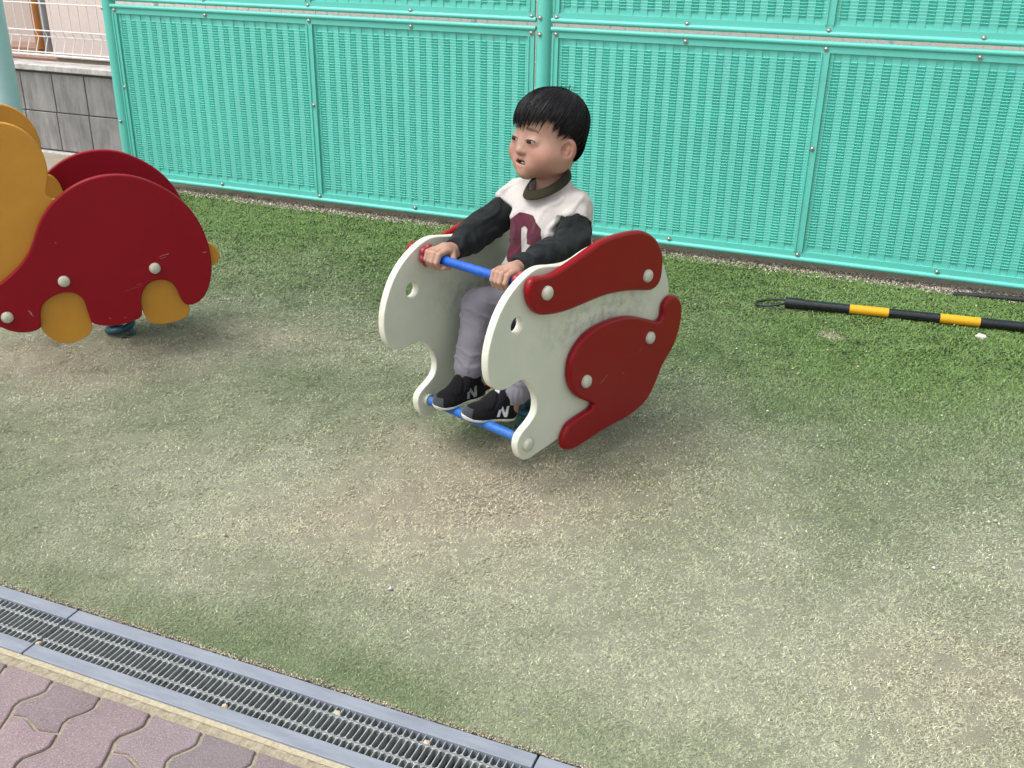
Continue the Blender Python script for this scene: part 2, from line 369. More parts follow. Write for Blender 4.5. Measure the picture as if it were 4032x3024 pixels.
def f3(n):
    x = RNG.random(n)*3.4-2.4; y = 1.5+2.7*RNG.random(n)**.8; k = RNG.random(n) < (.25+.75*(x > -.6)); return np.stack([x, y, .006+.003*RNG.random(n)], -1)[k]
grains('litter_flakes', 420, f3, .0033, [(.66, .62, .52), (.58, .52, .40), (.72, .70, .64)], 'tiny pale flakes of litter sprinkled over the grass', 'litter')
# ------------------------------------------------------------ drain, paving
def metal_rail_mat():
    t = NT('drain_rail'); a = t.noise(9, 6, .6, (1, 6, 1)); c = t.mix(t.ramp(a, [(.3, 0.), (.7, 1.)]), (.175, .20, .245), (.25, .275, .325))
    t.col(c); t.rough(.55); t.bump(t.noise(200, 3, .6, (1, 4, 1)), .15, .001); return t.m
M_rail = metal_rail_mat()
M_dark = paint('gutter_concrete', (.035, .032, .028), .95, .3, 15, .3)
segs = [(-3.458, -2.458, 'left'), (-2.456, -1.458, 'l2'), (-1.454, -.434, 'mid'), (-.430, .566, 'right'), (.570, 1.57, 'far')]
names = {'left': ('beyond the frame', 0), 'l2': ('galvanised drain channel length at the left edge of the picture', 1), 'mid': ('galvanised drain channel length running below the turf in front of the rabbit rocker', 1), 'right': ('short visible end of drain channel at the bottom, right of the joint', 1)}
def drain(x0, x1, label, glabel):
    r = empty('drain_channel', ((x0+x1)/2, 1.168, 0)); tag(r, label, 'drain', 'drain channel lengths')
    L = (x1-x0)/2
    for ya, yb in ((1.2115, 1.243), (1.094, 1.1255)):
        b = MB(); b.box(-L, L, ya-1.168, yb-1.168, -.03, .002); o = b.build('edge_rail', M_rail, r)
        bv = o.modifiers.new('b', 'BEVEL'); bv.width = .0015; bv.segments = 2
    b = MB(); b.box(-L, L, -.075, .075, -.15, -.13); b.box(-L, L, -.078, -.0635, -.13, -.031); b.box(-L, L, .0635, .078, -.13, -.031); b.build('gutter', M_dark, r)
    gr = empty('drain_grate', ((x0+x1)/2, 1.168, -.001)); tag(gr, glabel, 'grate', 'steel drain grates')
    b = MB(); n = int((x1-x0)/.0129)
    for i in range(n):
        x = -L+.006+i*(2*L-.012)/(n-1); b.box(x-.0009, x+.0009, -.0415, .0425, -.019, 0)
    b.build('cross_bars', M_gal, gr)
    b = MB()
    for yy, hw in ((-.0225, .0019), (.0215, .0019)):
        # long bearers with small webs that round the slot ends
        b.box(-L+.001, L-.001, yy-hw, yy+hw, -.020, .0006)
        for i in range(n):
            x = -L+.006+i*(2*L-.012)/(n-1)
            for sg in (-1, 1):
                y0 = yy+sg*hw; b.quad((x-.0042, y0, .0003), (x+.0042, y0, .0003), (x+.0009, y0+sg*.0042, .0003), (x-.0009, y0+sg*.0042, .0003))
    b.build('bearing_bars', M_gal, gr)
    b = MB(); b.tube([(x, -.0225, .0012) for x in np.linspace(-L, L, 90)], .0009, 5); b.tube([(x, .0215, .0012) for x in np.linspace(-L, L, 90)], .0009, 5)
    b.build('wire', paint('wire_steel', (.25, .27, .28), .4, .2, 90, .1, metal=.5), gr)
drain(-2.456, -1.458, 'galvanised drain channel length at the left edge, left of the dark joint', 'steel slotted grate at the left edge, left of the joint')
drain(-1.454, -.434, 'galvanised drain channel length between the two joints, beside the paving', 'long steel slotted grate between the two joints, beside the paving')
drain(-.430, .566, 'short end of drain channel at the bottom edge, right of the joint', 'steel slotted grate right of the joint at the bottom edge')

# mortar line + pavers
def sandy(name, a, b_, sc=120):
    t = NT(name); n = t.noise(sc, 5, .7); t.col(t.mix(t.ramp(n, [(.35, 0.), (.65, 1.)]), a, b_)); t.rough(.95); t.bump(n, .8, .004); return t.m
M_mort = sandy('mortar', (.36, .31, .21), (.50, .45, .33))
b = MB(); b.box(-4, 2, 1.0815, 1.0935, -.14, -.002); b.build('mortar_line', M_mort)['kind'] = 'structure'
x_ = np.linspace(-4, 2, 1201); pb = []
for i, xx in enumerate(x_): pb.append((xx, 1.067+.0016*math.sin(i*.31)+.0012*math.sin(i*1.3), -.0065+.0012*math.sin(i*.7)+.0008*math.sin(i*2.1)))
b = MB()
for i in range(1200):
    p, q = pb[i], pb[i+1]; b.quad((p[0], p[1]-.016, -.008), (q[0], q[1]-.016, -.008), (q[0], 1.081, q[2]+.002), (p[0], 1.081, p[2]+.002))
b.box(-4, 2, .2, 1.055, -.15, -.0052)
tag(b.build('joint_sand', sandy('joint_sand', (.25, .215, .15), (.38, .34, .25))), kind='structure')
def paver_mat():
    t = NT('mauve_paver'); n = t.noise(420, 3, .75); n2 = t.noise(5, 4, .6)
    c = t.mix(t.ramp(n2, [(.3, 0.), (.7, 1.)]), (.150, .115, .125), (.205, .165, .172))
    c = t.mix(t.ramp(n, [(.48, 0.), (.70, .75)]), c, (.40, .35, .36)); c = t.mix(t.ramp(t.noise(300, 2, .6), [(.30, .6), (.45, 0.)]), c, (.11, .065, .08))
    ai = t.n('ShaderNodeVertexColor'); ai.layer_name = 'tint'; c = t.mix(1.0, c, ai.outputs[0], 'MULTIPLY')
    t.col(c); t.rough(.85); t.bump(n, .5, .0015); return t.m
M_pav = paver_mat()
def pavers():
    # one zig-zag side profile, shared by every block (x offset as function of y over a 0.104 m half block)
    prof = [(0, 0), (.011, -.030), (.006, -.044), (-.011, -.069), (-.011, -.082), (0, -.104)]
    endp = [(0, 0), (.028, .007), (.043, .002), (.072, -.010), (.085, -.008), (.1135, 0)]   # end edge from left corner to right
    bm = bmesh.new(); lay = bm.loops.layers.float_color.new('tint'); gap = .0056; W = .1135
    for col in range(-12, 14):
        x0 = -1.459+col*.1145; off = 0 if col % 2 else -.104
        for row in range(0, 4):
            ytop = 1.0645 - (0 if col % 2 == 0 else .104) - (row-1)*.208
            if row == 0 and col % 2 == 0: continue
            if row == 0: ytop = 1.0645; ln = 1
            else: ln = 2; 
            if col % 2 and row >= 1: ytop = 1.0645-.104-(row-1)*.208
            if col % 2 == 0: ytop = 1.0645-(row-1)*.208
            def side(xo):
                p = []
                for k in range(ln):
                    for a, c in (prof if k == 0 else prof[1:]): p.append((xo+a, ytop+c-k*.104))
                return p
            Lf, Rt = side(x0), side(x0+W)
            first = (row == 0) or (col % 2 == 0 and row == 1)
            topE = [] if first else [(x0+a, ytop+c) for a, c in endp[1:-1]]
            yb = ytop-.104*ln; botE = [(x0+a, yb+c) for a, c in endp[1:-1]]
            poly = Lf+botE+list(reversed(Rt))+list(reversed(topE))
            cx = x0+W/2; cy = ytop-.052*ln
            # inset by gap/2 toward the centre via offsetting along normals
            n = len(poly); ins = []
            for i in range(n):
                a, bq, c = Vector(poly[i-1]), Vector(poly[i]), Vector(poly[(i+1) % n])
                e1, e2 = (bq-a).normalized(), (c-bq).normalized(); n1, n2 = Vector((-e1.y, e1.x)), Vector((-e2.y, e2.x)); nn = (n1+n2)
                nn = nn/max(.6, nn.length_squared/2*1.0) if nn.length > 0 else n1
                ins.append((bq+nn*gap*.5, nn))
            jz = random.uniform(-.0012, .0012); tl = random.uniform(-.006, .006); tint = random.uniform(.86, 1.14); tr = random.uniform(.97, 1.05)
            rings = [(0, -.04), (0, -.004), (.0012, -.0012), (.0032, 0)]
            vr = []
            for dd, zz in rings: vr.append([bm.verts.new((q.x+m_.x*dd, q.y+m_.y*dd, zz+jz+tl*(q.x-cx))) for q, m_ in ins])
            fs = []
            for r_ in range(3):
                for i in range(n): fs.append(bm.faces.new((vr[r_][i], vr[r_][(i+1) % n], vr[r_+1][(i+1) % n], vr[r_+1][i])))
            fs.append(bm.faces.new(vr[3]))
            for f in fs:
                for l in f.loops: l[lay] = (tint*tr, tint, tint, 1)
    me = bpy.data.meshes.new('pav'); bm.to_mesh(me); tag(link('pavement', me, M_pav), kind='structure')
pavers()

# ------------------------------------------------------------ fence
FY = 4.28
def fence():
    f = empty('metal_fence', (-1.588, FY, 0)); tag(f, 'tall turquoise louvred metal fence behind the play area', 'fence')
    def P(b): b.V = [(x+1.588, y-FY, z) for x, y, z in b.V]; return b
    for px in (-3.977, -1.588, .815):
        b = MB(); b.tube([(px, FY+.012, -.14), (px, FY+.012, 2.0)], .034, 28); P(b).build('post', M_teal, f, 40)
    bolt = MB(); bolt.tube([(0, 0, 0), (0, -.0022, 0)], .0105, 14); bolt.dome((0, -.0022, 0), .0082, .0062, (0, -1, 0), 14, 4); bme = mesh_from(bolt.V, bolt.F); bme.materials.append(M_bolt)
    bme.shade_smooth(); bme.set_sharp_from_angle(angle=R(40))
    def addbolt(x, z, y):
        o = bpy.data.objects.new('bolt', bme); COL.objects.link(o); o.parent = f; o.location = (x+1.588, y-FY, z)
    for x0, x1, xm in ((-3.945, -1.627, -2.767), (-1.545, .770, -.402)):
        for z0, z1 in ((.042, .937), (.951, 1.85)):
            # frame: rounded rails top and bottom, flat flanges
            b = MB()
            for zc, fl in ((z0+.0105, 1), (z1-.0105, -1)):
                b.tube([(x0-.005, FY-.006, zc), (x1+.005, FY-.006, zc)], .0108, 16)
                za, zb = sorted((zc+fl*.006, zc+fl*.034)); b.box(x0, x1, FY-.008, FY+.004, za, zb)
            zi0, zi1 = z0+.044, z1-.044
            for xa, s_ in ((x0, 1), (x1, -1)):
                xb = xa+s_*.029; b.box(min(xa, xb), max(xa, xb), FY-.007, FY+.005, zi0, zi1)
                xr = xa+s_*.004; b.box(xr-.004, xr+.004, FY-.011, FY-.0065, zi0, zi1)
                xr = xa+s_*.026; b.box(xr-.003, xr+.003, FY-.011, FY-.0065, zi0, zi1)
            P(b).build('frame', M_teal, f, 40)
            b = MB(); b.box(xm-.0165, xm+.0165, FY-.009, FY+.004, zi0, zi1)
            for s_ in (-1, 1): b.box(xm+s_*.0135-.003, xm+s_*.0135+.003, FY-.0135, FY-.0085, zi0, zi1)
            P(b).build('batten', M_teal, f)
            # louvred sheets
            for xa, xb in ((x0+.03, xm-.017), (xm+.017, x1-.03)):
                louvre(f, xa, xb, z0+.032, z1-.032)
            for bx in ((x0+.018), (x0+xm)/2-.007 if x0 < -3 else -.9615, xm, (xm+x1)/2-.03, x1-.014):
                addbolt(bx, z1-.030, FY-.0085); addbolt(bx, z0+.024 if z0 > .5 else z0+.029, FY-.0085)
            addbolt(xm, (z0+z1)/2+.03, FY-.0095); addbolt(x0+.018, (z0+z1)/2+.037, FY-.0075)
    for px in (-1.597,): addbolt(px, .971, FY-.0215); addbolt(px, .903, FY-.0215)
    addbolt(-4.0, .914, FY-.012); addbolt(-3.975, .348, FY-.0215)
def louvre(f, x0, x1, z0, z1):
    pitch, dw, rp = .0615, .0290, .0118
    nc = int(round((x1-x0)/pitch)); pitch = (x1-x0)/nc
    V = []; F = []
    def q(*p):
        n = len(V); V.extend([(x+1.588, y-FY, z) for x, y, z in p]); F.append(tuple(range(n, n+len(p))))
    yb = FY+.0028; yo = FY-.0010   # light bands sit forward, cut columns sit back with lips coming out
    za = z0+.034 if True else z0; zt = z1-.034; nr = int((zt-za)/rp)
    for c in range(nc):
        xs = x0+c*pitch; xl = xs+(pitch-dw)/2; xr = xl+dw
        for a, bq in ((xs, xl), (xr, xs+pitch)):
            # light bands: gentle pleat with small facets per row
            for r_ in range(nr):
                zA = za+r_*rp; zB = zA+rp
                q((a, yo+.0004, zA), (bq, yo+.0004, zA), (bq, yo-.0006, zB-.002), (a, yo-.0006, zB-.002)); q((a, yo-.0006, zB-.002), (bq, yo-.0006, zB-.002), (bq, yo+.0004, zB), (a, yo+.0004, zB))
            q((a, yo, z0), (bq, yo, z0), (bq, yo+.0004, za), (a, yo+.0004, za)); q((a, yo+.0004, za+nr*rp), (bq, yo+.0004, za+nr*rp), (bq, yo, z1), (a, yo, z1))
        q((xl, yb-.003, z0), (xr, yb-.003, z0), (xr, yb, za), (xl, yb, za)); q((xl, yb, za+nr*rp), (xr, yb, za+nr*rp), (xr, yb-.003, z1), (xl, yb-.003, z1))
        e = .0028
        for r_ in range(nr):
            zA = za+r_*rp; zB = zA+rp; yl = yo-.0030
            # back of the slot leaning out to a lip at the top, then the lit ledge
            q((xl+e, yb, zA), (xr-e, yb, zA), (xr-e*.2, yl, zB-.0034), (xl+e*.2, yl, zB-.0034))
            q((xl, yl, zB-.0034), (xr, yl, zB-.0034), (xr-e, yb, zB+.0002), (xl+e, yb, zB+.0002))
            for xw, s_ in ((xl, 1), (xr, -1)):
                q((xw, yo, zA), (xw+s_*e, yb, zA), (xw+s_*e*.2, yl, zB-.0022), (xw-s_*.002, yo-.0008, zB-.002))
    q((x0, yb+.004, z0), (x1, yb+.004, z0), (x1, yb+.004, z1), (x0, yb+.004, z1))
    me = mesh_from(V, F); link('louvred_sheet', me, M_teal, f)
fence()

# ------------------------------------------------------------ behind the fence: block wall, mesh, house, posts
def block_mat():
    t = NT('concrete_block'); n = t.noise(7, 8, .7, (1, 1, .35)); n2 = t.noise(90, 4, .7); n3 = t.noise(30, 5, .7, (1, 1, .15))
    c = t.mix(t.ramp(n, [(.35, 0.), (.68, 1.)]), (.18, .175, .17), (.34, .33, .325)); c = t.mix(t.ramp(n3, [(.45, 0.), (.70, .5)]), c, (.10, .098, .095))
    c = t.mix(t.ramp(n2, [(.25, .6), (.38, 0.)]), c, (.08, .08, .08)); t.col(c); t.rough(.95); t.bump(n2, .6, .004); return t.m
def wall():
    WY = 4.8; r = empty('block_wall', (-4.7, WY, 0)); tag(r, 'stained grey concrete block wall behind the left end of the fence', 'wall'); m = block_mat()
    b = MB()
    for row in range(2):
        z0 = .008+row*.235
        for i in range(-6, 26):
            x = -4.979+i*.2535+(.006 if row else 0); b.box(x+.0035, x+.25, WY, WY+.14, z0, z0+.228)
    b.V = [(x+4.7, y-WY, z) for x, y, z in b.V]; o = b.build('blocks', m, r); bv = o.modifiers.new('b', 'BEVEL'); bv.width = .003; bv.segments = 2
    b = MB(); b.box(-6.5+4.7, 1.8+4.7, .008, .13, 0, .485); b.build('joints', paint('joint_dark', (.10, .095, .09), .95, .2, 50, .3), r)
    b = MB(); b.box(-1.8, 6.5, -.02, .16, .4865, .522); o = b.build('coping', M_cop, r); bv = o.modifiers.new('b', 'BEVEL'); bv.width = .006; bv.segments = 3
    b = MB(); b.box(-1.8, 6.5, -.05, .16, -.14, -.002); b.build('footing', M_cop, r)
    # welded mesh on the wall
    e = empty('mesh_fence', (-4.7, WY+.07, .53)); tag(e, 'white welded wire mesh fence standing on the block wall', 'fence')
    b = MB(); o0 = (4.7, -(WY+.07), -.53)
    prof = [(-.018, .562), (-.018, .586), (.020, .672), (0, .714), (0, .868), (0, 1.35)]
    for i in range(-20, 80):
        x = -4.97+i*.0715; b.tube([(x, WY+.07+p, z) for p, z in prof], .0030, 6)
    for z in (.572, .588, .676, .712, .868, 1.02, 1.17, 1.33):
        yo = .020 if z == .676 else (-.018 if z < .6 else 0)
        b.tube([(-6.4, WY+.067+yo, z), (.75, WY+.067+yo, z)],   .0038 if z > .575 else .0060, 6)
    b.V = [(x+o0[0], y+o0[1], z+o0[2]) for x, y, z in b.V]; b.build('wire_mesh', M_wire, e)
    for px in (-6.2, -4.2, -2.2, -.2):
        b = MB(); b.tube([(px+4.7, .03, -.045), (px+4.7, .03, .85)], .02, 10); b.build('mesh_post', M_wire, e)
wall()
def house():
    HY = 5.75; r = empty('house', (-5.6, HY, 0)); tag(r, 'pale pink rendered house behind the white mesh fence', 'house')
    # projecting pink wing
    def B(name, m, *bx):
        b = MB(); [b.box(*q) for q in bx]; b.V = [(x+5.6, y-HY, z) for x, y, z in b.V]; return b.build(name, m, r)
    B('wall', M_wallp, (HX, 2.5, 5.35, 9, .50, 5)); B('wall', M_wallb, (-12, HX-.002, 5.9, 9, .35, 5))
    B('foundation', paint('beige_base', (.50, .42, .33), .85, .06, 9, .2), (HX+.004, 2.5, 5.362, 9, -.1, .498))
    B('foundation', M_found, (-12, HX, 5.6, 5.895, -.1, .50))
    B('trim', M_wallb, (HX-.005, 2.5, 5.335, 5.348, .488, .512))
    B('door_step', M_found, (-12, HX, 5.38, 5.6, -.1, .47))
    b = MB(); b.tube([(OX+5.6, 5.62-HY, .50), (OX+5.6, 5.62-HY, 3)], .05, 20); b.build('porch_post', M_orange, r, 40)
    b = MB(); b.tube([(OX+5.6-.045, 5.66-HY, .50), (OX+5.6-.045, 5.66-HY, 3)], .05, 20); b.build('porch_post', paint('brown_post', (.26, .07, .03), .5, .15, 9, .1), r, 40)
    b = MB(); b.tube([(PX+5.6, 5.56-HY, .50), (PX+5.6, 5.56-HY, 3)], .032, 16); b.build('downpipe', M_pvc, r, 40)
HX, OX, PX = -5.487, -5.84, -5.725
house()
b = MB(); b.tube([(0, 0, -.14), (0, 0, 2.3)], .07, 32); o = b.build('post', M_ltblue, None, 40); o.location = (-4.483, 4.0, 0)
tag(o, 'pale blue round steel post at the left edge behind the yellow elephant head', 'post')
b = MB(); b.tube([(.23, 4.205, .008), (.36, 4.222, .011), (.5, 4.238, .012), (.9, 4.246, .012), (1.8, 4.25, .012)], .011, 10); o = b.build('pipe', M_rub, None, 60)
tag(o, 'thin black hose lying at the foot of the fence beyond the striped pole', 'hose')

# ------------------------------------------------------------ SDF modelling tools
def surface_nets(F, org, h):
    s = F < 0; nx, ny, nz = F.shape; c = np.zeros((nx-1, ny-1, nz-1), np.int8)
    for a in (0, 1):
        for b_ in (0, 1):
            for d in (0, 1): c += s[a:nx-1+a, b_:ny-1+b_, d:nz-1+d]
    I = np.argwhere((c > 0) & (c < 8)); vid = -np.ones(c.shape, np.int32); vid[I[:, 0], I[:, 1], I[:, 2]] = np.arange(len(I))
    C = {k: F[I[:, 0]+k[0], I[:, 1]+k[1], I[:, 2]+k[2]] for k in [(a, b_, d) for a in (0, 1) for b_ in (0, 1) for d in (0, 1)]}
    acc = np.zeros((len(I), 3)); cnt = np.zeros(len(I))
    for ax in range(3):
        for k in C:
            if k[ax]: continue
            k2 = tuple(1 if i == ax else k[i] for i in range(3)); a, b_ = C[k], C[k2]; m = (a < 0) != (b_ < 0)
            t = np.where(m, a/np.where(m, a-b_, 1), 0); p = np.tile(np.array(k, float), (len(I), 1)); p[:, ax] = t
            acc += p*m[:, None]; cnt += m
    V = (I+acc/cnt[:, None])*h+np.array(org)
    Q = []
    for ax in range(3):
        u, v = (ax+1) % 3, (ax+2) % 3
        sl = [slice(None)]*3; sl2 = [slice(None)]*3; sl[ax] = slice(0, -1); sl2[ax] = slice(1, None)
        a = s[tuple(sl)]; b_ = s[tuple(sl2)]; E = np.argwhere(a != b_); E = E[(E[:, u] > 0) & (E[:, v] > 0) & (E[:, u] < F.shape[u]-1) & (E[:, v] < F.shape[v]-1)]
        flip = a[E[:, 0], E[:, 1], E[:, 2]]
        def cell(du, dv):
            q = E.copy(); q[:, u] -= du; q[:, v] -= dv; return vid[q[:, 0], q[:, 1], q[:, 2]]
        q = np.stack([cell(1, 1), cell(0, 1), cell(0, 0), cell(1, 0)], -1); q[~flip] = q[~flip][:, ::-1]; Q.append(q)
    return V, np.concatenate(Q)
class SDF:
    def __init__(s, lo, hi, h):
        s.lo = np.array(lo, float); s.h = h; s.ax = [np.arange(lo[i], hi[i], h) for i in range(3)]; s.F = np.full([len(a) for a in s.ax], .03, np.float32)
    def op(s, fn, lo, hi, k=0., mode='u'):
        sl = []; g_ = []
        for i in range(3):
            a = max(0, int((lo[i]-s.lo[i]-k-.004)/s.h)); b_ = min(len(s.ax[i]), int((hi[i]-s.lo[i]+k+.004)/s.h)+2)
            if b_ <= a: return
            sl.append(slice(a, b_)); g_.append(s.ax[i][a:b_])
        X, Y, Z = np.meshgrid(*g_, indexing='ij'); d = fn(X, Y, Z).astype(np.float32); F = s.F[tuple(sl)]
        if mode == 'u':
            if k > 0: hh = np.maximum(k-np.abs(F-d), 0)/k; r = np.minimum(F, d)-hh*hh*k*.25
            else: r = np.minimum(F, d)
        elif mode == 's':
            d = -d; hh = np.maximum(k-np.abs(F-d), 0)/max(k, 1e-6); r = np.maximum(F, d)+hh*hh*k*.25
        elif mode == 'i': r = np.maximum(F, d)
        elif mode == 'd': r = F+d
        s.F[tuple(sl)] = r
    def cap(s, a, b_, ra, rb, k=.01, mode='u'):
        a, b_ = np.array(a, float), np.array(b_, float); ba = b_-a; L2 = ba@ba+1e-12; rm = max(ra, rb)
        def fn(X, Y, Z):
            px, py, pz = X-a[0], Y-a[1], Z-a[2]; t = np.clip((px*ba[0]+py*ba[1]+pz*ba[2])/L2, 0, 1)
            return np.sqrt((px-t*ba[0])**2+(py-t*ba[1])**2+(pz-t*ba[2])**2)-(ra+t*(rb-ra))
        s.op(fn, np.minimum(a, b_)-rm, np.maximum(a, b_)+rm, k, mode)
    def chain(s, pts, rs, k=.01):
        for i in range(len(pts)-1): s.cap(pts[i], pts[i+1], rs[i], rs[i+1], k)
    def ell(s, c, r, k=.01, mode='u', R3=None):
        c = np.array(c, float); r = np.array(r, float); Rm = np.array(R3) if R3 is not None else np.eye(3); m = r.max()
        def fn(X, Y, Z):
            p = np.stack([X-c[0], Y-c[1], Z-c[2]], -1)@Rm; k0 = np.sqrt(((p/r)**2).sum(-1)); k1 = np.sqrt(((p/r**2)**2).sum(-1))+1e-9
            return k0*(k0-1)/k1
        s.op(fn, c-m, c+m, k, mode)
    def mesh(s, name, m, parent, post=None, smooth=0):
        V, Q = surface_nets(s.F, s.lo, s.h)
        if post is not None: V = post(V)
        me = np_mesh(V, Q); o = link(name, me, m, parent, 180); return o
def rotz(a): c, s_ = math.cos(a), math.sin(a); return np.array([[c, -s_, 0], [s_, c, 0], [0, 0, 1]])
def rotx(a): c, s_ = math.cos(a), math.sin(a); return np.array([[1, 0, 0], [0, c, -s_], [0, s_, c]])
def roty(a): c, s_ = math.cos(a), math.sin(a); return np.array([[c, 0, s_], [0, 1, 0], [-s_, 0, c]])

# ------------------------------------------------------------ boards with rounded edges
def smooth_loop(pts, sub=5):
    n = len(pts); out = []
    for i in range(n):
        p0, p1, p2, p3 = [np.array(pts[(i+j) % n]) for j in (-1, 0, 1, 2)]
        for k in range(sub):
            t = k/sub; out.append(.5*((2*p1)+(-p0+p2)*t+(2*p0-5*p1+4*p2-p3)*t*t+(-p0+3*p1-3*p2+p3)*t**3))
    out = np.array(out)
    for _ in range(3): out = out*.5+.25*np.roll(out, 1, 0)+.25*np.roll(out, -1, 0)
    return out
def board(name, pts, x0, x1, bev, m, parent, holes=(), m_edge=None):
    cu = bpy.data.curves.new('c', 'CURVE'); cu.dimensions = '2D'; cu.fill_mode = 'BOTH'; cu.extrude = (x1-x0)/2-bev; cu.bevel_depth = bev; cu.bevel_resolution = 3; cu.offset = -bev
    for loop in [smooth_loop(pts)]+[np.array([(c[0]+r*math.cos(a), c[1]+r*math.sin(a)) for a in np.linspace(0, 2*math.pi, 28, endpoint=False)]) for c, r in holes]:
        sp = cu.splines.new('POLY'); sp.points.add(len(loop)-1); sp.use_cyclic_u = True
        for p, q in zip(sp.points, loop): p.co = (q[0], q[1], 0, 1)
    o = bpy.data.objects.new('tmp', cu); COL.objects.link(o); dg = bpy.context.evaluated_depsgraph_get(); me = bpy.data.meshes.new_from_object(o.evaluated_get(dg)); bpy.data.objects.remove(o)
    xc = (x0+x1)/2
    co = np.empty(len(me.vertices)*3, np.float32); me.vertices.foreach_get('co', co); co = co.reshape(-1, 3); co = np.stack([co[:, 2]+xc, co[:, 0], co[:, 1]], -1); me.vertices.foreach_set('co', co.ravel())
    me.update(); ob = link(name, me, m, parent, 35)
    if m_edge:
        me.materials.append(m_edge)
        for p in me.polygons:
            if abs(p.normal.x) < .55: p.material_index = 1
    return ob
def mx(pts): return pts
WHITE = [(-0.1636, 0.5806), (-0.2225, 0.5898), (-0.273, 0.576), (-0.3218, 0.5451), (-0.3537, 0.5105), (-0.3746, 0.4732), (-0.3901, 0.4302), (-0.394, 0.3914), (-0.3893, 0.3576), (-0.3754, 0.3326), (-0.3502, 0.316), (-0.322, 0.3131), (-0.2935, 0.3186), (-0.2673, 0.3175), (-0.2613, 0.3145), (-0.2393, 0.2915), (-0.221, 0.2638), (-0.2134, 0.2361), (-0.2167, 0.2119), (-0.2292, 0.1971), (-0.2483, 0.1848), (-0.2694, 0.1734), (-0.2817, 0.1589), (-0.2846, 0.1407), (-0.2783, 0.1157), (-0.267, 0.0999), (-0.2537, 0.0924), (-0.2317, 0.091), (-0.2007, 0.0945), (-0.1646, 0.0983), (-0.128, 0.1036), (-.08, .105), (0.0, 0.108), (.10, .105), (.20, .12), (.28, .17), (0.3215, 0.23), (.340, .30), (0.3456, 0.38), (0.3406, 0.412), (0.3289, 0.4421), (0.3058, 0.4816), (0.2854, 0.5081), (.22, .545), (.14, .575), (.05, .595), (-.03, .592), (-.10, .575)]
EAR = [(-0.2804, 0.5451), (-0.2728, 0.5706), (-0.2534, 0.5777), (-0.216, 0.5722), (-0.181, 0.5729), (-0.1278, 0.585), (-0.0671, 0.6002), (-0.0046, 0.6158), (0.0612, 0.6171), (0.1306, 0.6127), (0.1818, 0.6007), (0.2366, 0.5672), (0.2677, 0.5222), (0.2722, 0.4889), (0.2685, 0.4532), (0.252, 0.4343), (0.2223, 0.43), (0.184, 0.4394), (0.1029, 0.4569), (0.0195, 0.4665), (-0.0529, 0.4654), (-0.1287, 0.4639), (-0.1778, 0.4685), (-0.22, 0.4756), (-0.2456, 0.486), (-0.2702, 0.5117)]
HAUNCH = [(-0.1139, 0.2985), (-0.1096, 0.2654), (-0.0938, 0.2345), (-0.0637, 0.2049), (-0.0133, 0.1763), (-0.0041, 0.1650), (-.014, .1575), (-0.0506, 0.1538), (-0.0977, 0.1471), (-0.12, 0.1284), (-0.1293, 0.1077), (-0.1257, 0.0843), (-0.1120, 0.0722), (-0.0862, 0.0649), (-0.0475, 0.0653), (0.0117, 0.0708), (0.078, 0.0745), (0.1576, 0.0743), (0.2384, 0.0912), (0.2788, 0.13), (0.3021, 0.1691), (0.316, 0.1864), (0.3325, 0.2019), (0.3632, 0.2291), (0.3856, 0.2758), (0.3911, 0.3233), (0.3829, 0.3537), (0.3644, 0.3764), (0.3431, 0.3863), (.3236, .3858), (0.3081, 0.3771), (0.2976, 0.3624), (0.2978, 0.3381), (0.2883, 0.3292), (0.2679, 0.3291), (0.2272, 0.3454), (0.155, 0.3735), (0.1024, 0.386), (0.0521, 0.3904), (-0.0011, 0.3889), (-0.0477, 0.3797), (-0.0833, 0.3585), (-0.1068, 0.331)]
RED_E = [(-0.3333, 0.3141), (-0.3006, 0.3375), (-0.2668, 0.3664), (-0.236, 0.4066), (-0.2138, 0.4531), (-0.1927, 0.494), (-0.1622, 0.5338), (-0.1231, 0.5673), (-0.0802, 0.5927), (-0.0286, 0.6096), (0.0268, 0.6141), (0.0812, 0.6059), (0.1299, 0.5857), (0.1782, 0.5541), (0.2213, 0.5141), (0.2536, 0.4658), (0.2751, 0.4118), (0.286, 0.3581), (0.2881, 0.2986), (0.2804, 0.2516), (0.2649, 0.2112), (0.2391, 0.1812), (0.2099, 0.1712), (0.1908, 0.1757), (0.1792, 0.1956), (0.1714, 0.2238), (0.1606, 0.2492), (0.1432, 0.2633), (0.1167, 0.2685), (0.0889, 0.2615), (0.0671, 0.2379), (0.0563, 0.2037), (0.0554, 0.1679), (0.0479, 0.1509), (0.0195, 0.14), (-0.024, 0.1345), (-0.0656, 0.139), (-0.0953, 0.1513), (-0.1008, 0.1669), (-0.105, 0.1911), (-0.11, 0.227), (-0.122, 0.2489), (-0.1455, 0.2619), (-0.1757, 0.262), (-0.2077, 0.2492), (-0.2307, 0.2295), (-0.2397, 0.1991), (-0.2428, 0.1706), (-0.2473, 0.1584), (-0.2684, 0.1512), (-0.303, 0.1519), (-0.3352, 0.1644), (-0.3569, 0.1793), (-.42, .205), (-.47, .20), (-.50, .23), (-.48, .27), (-.42, .285), (-.375, .295)]
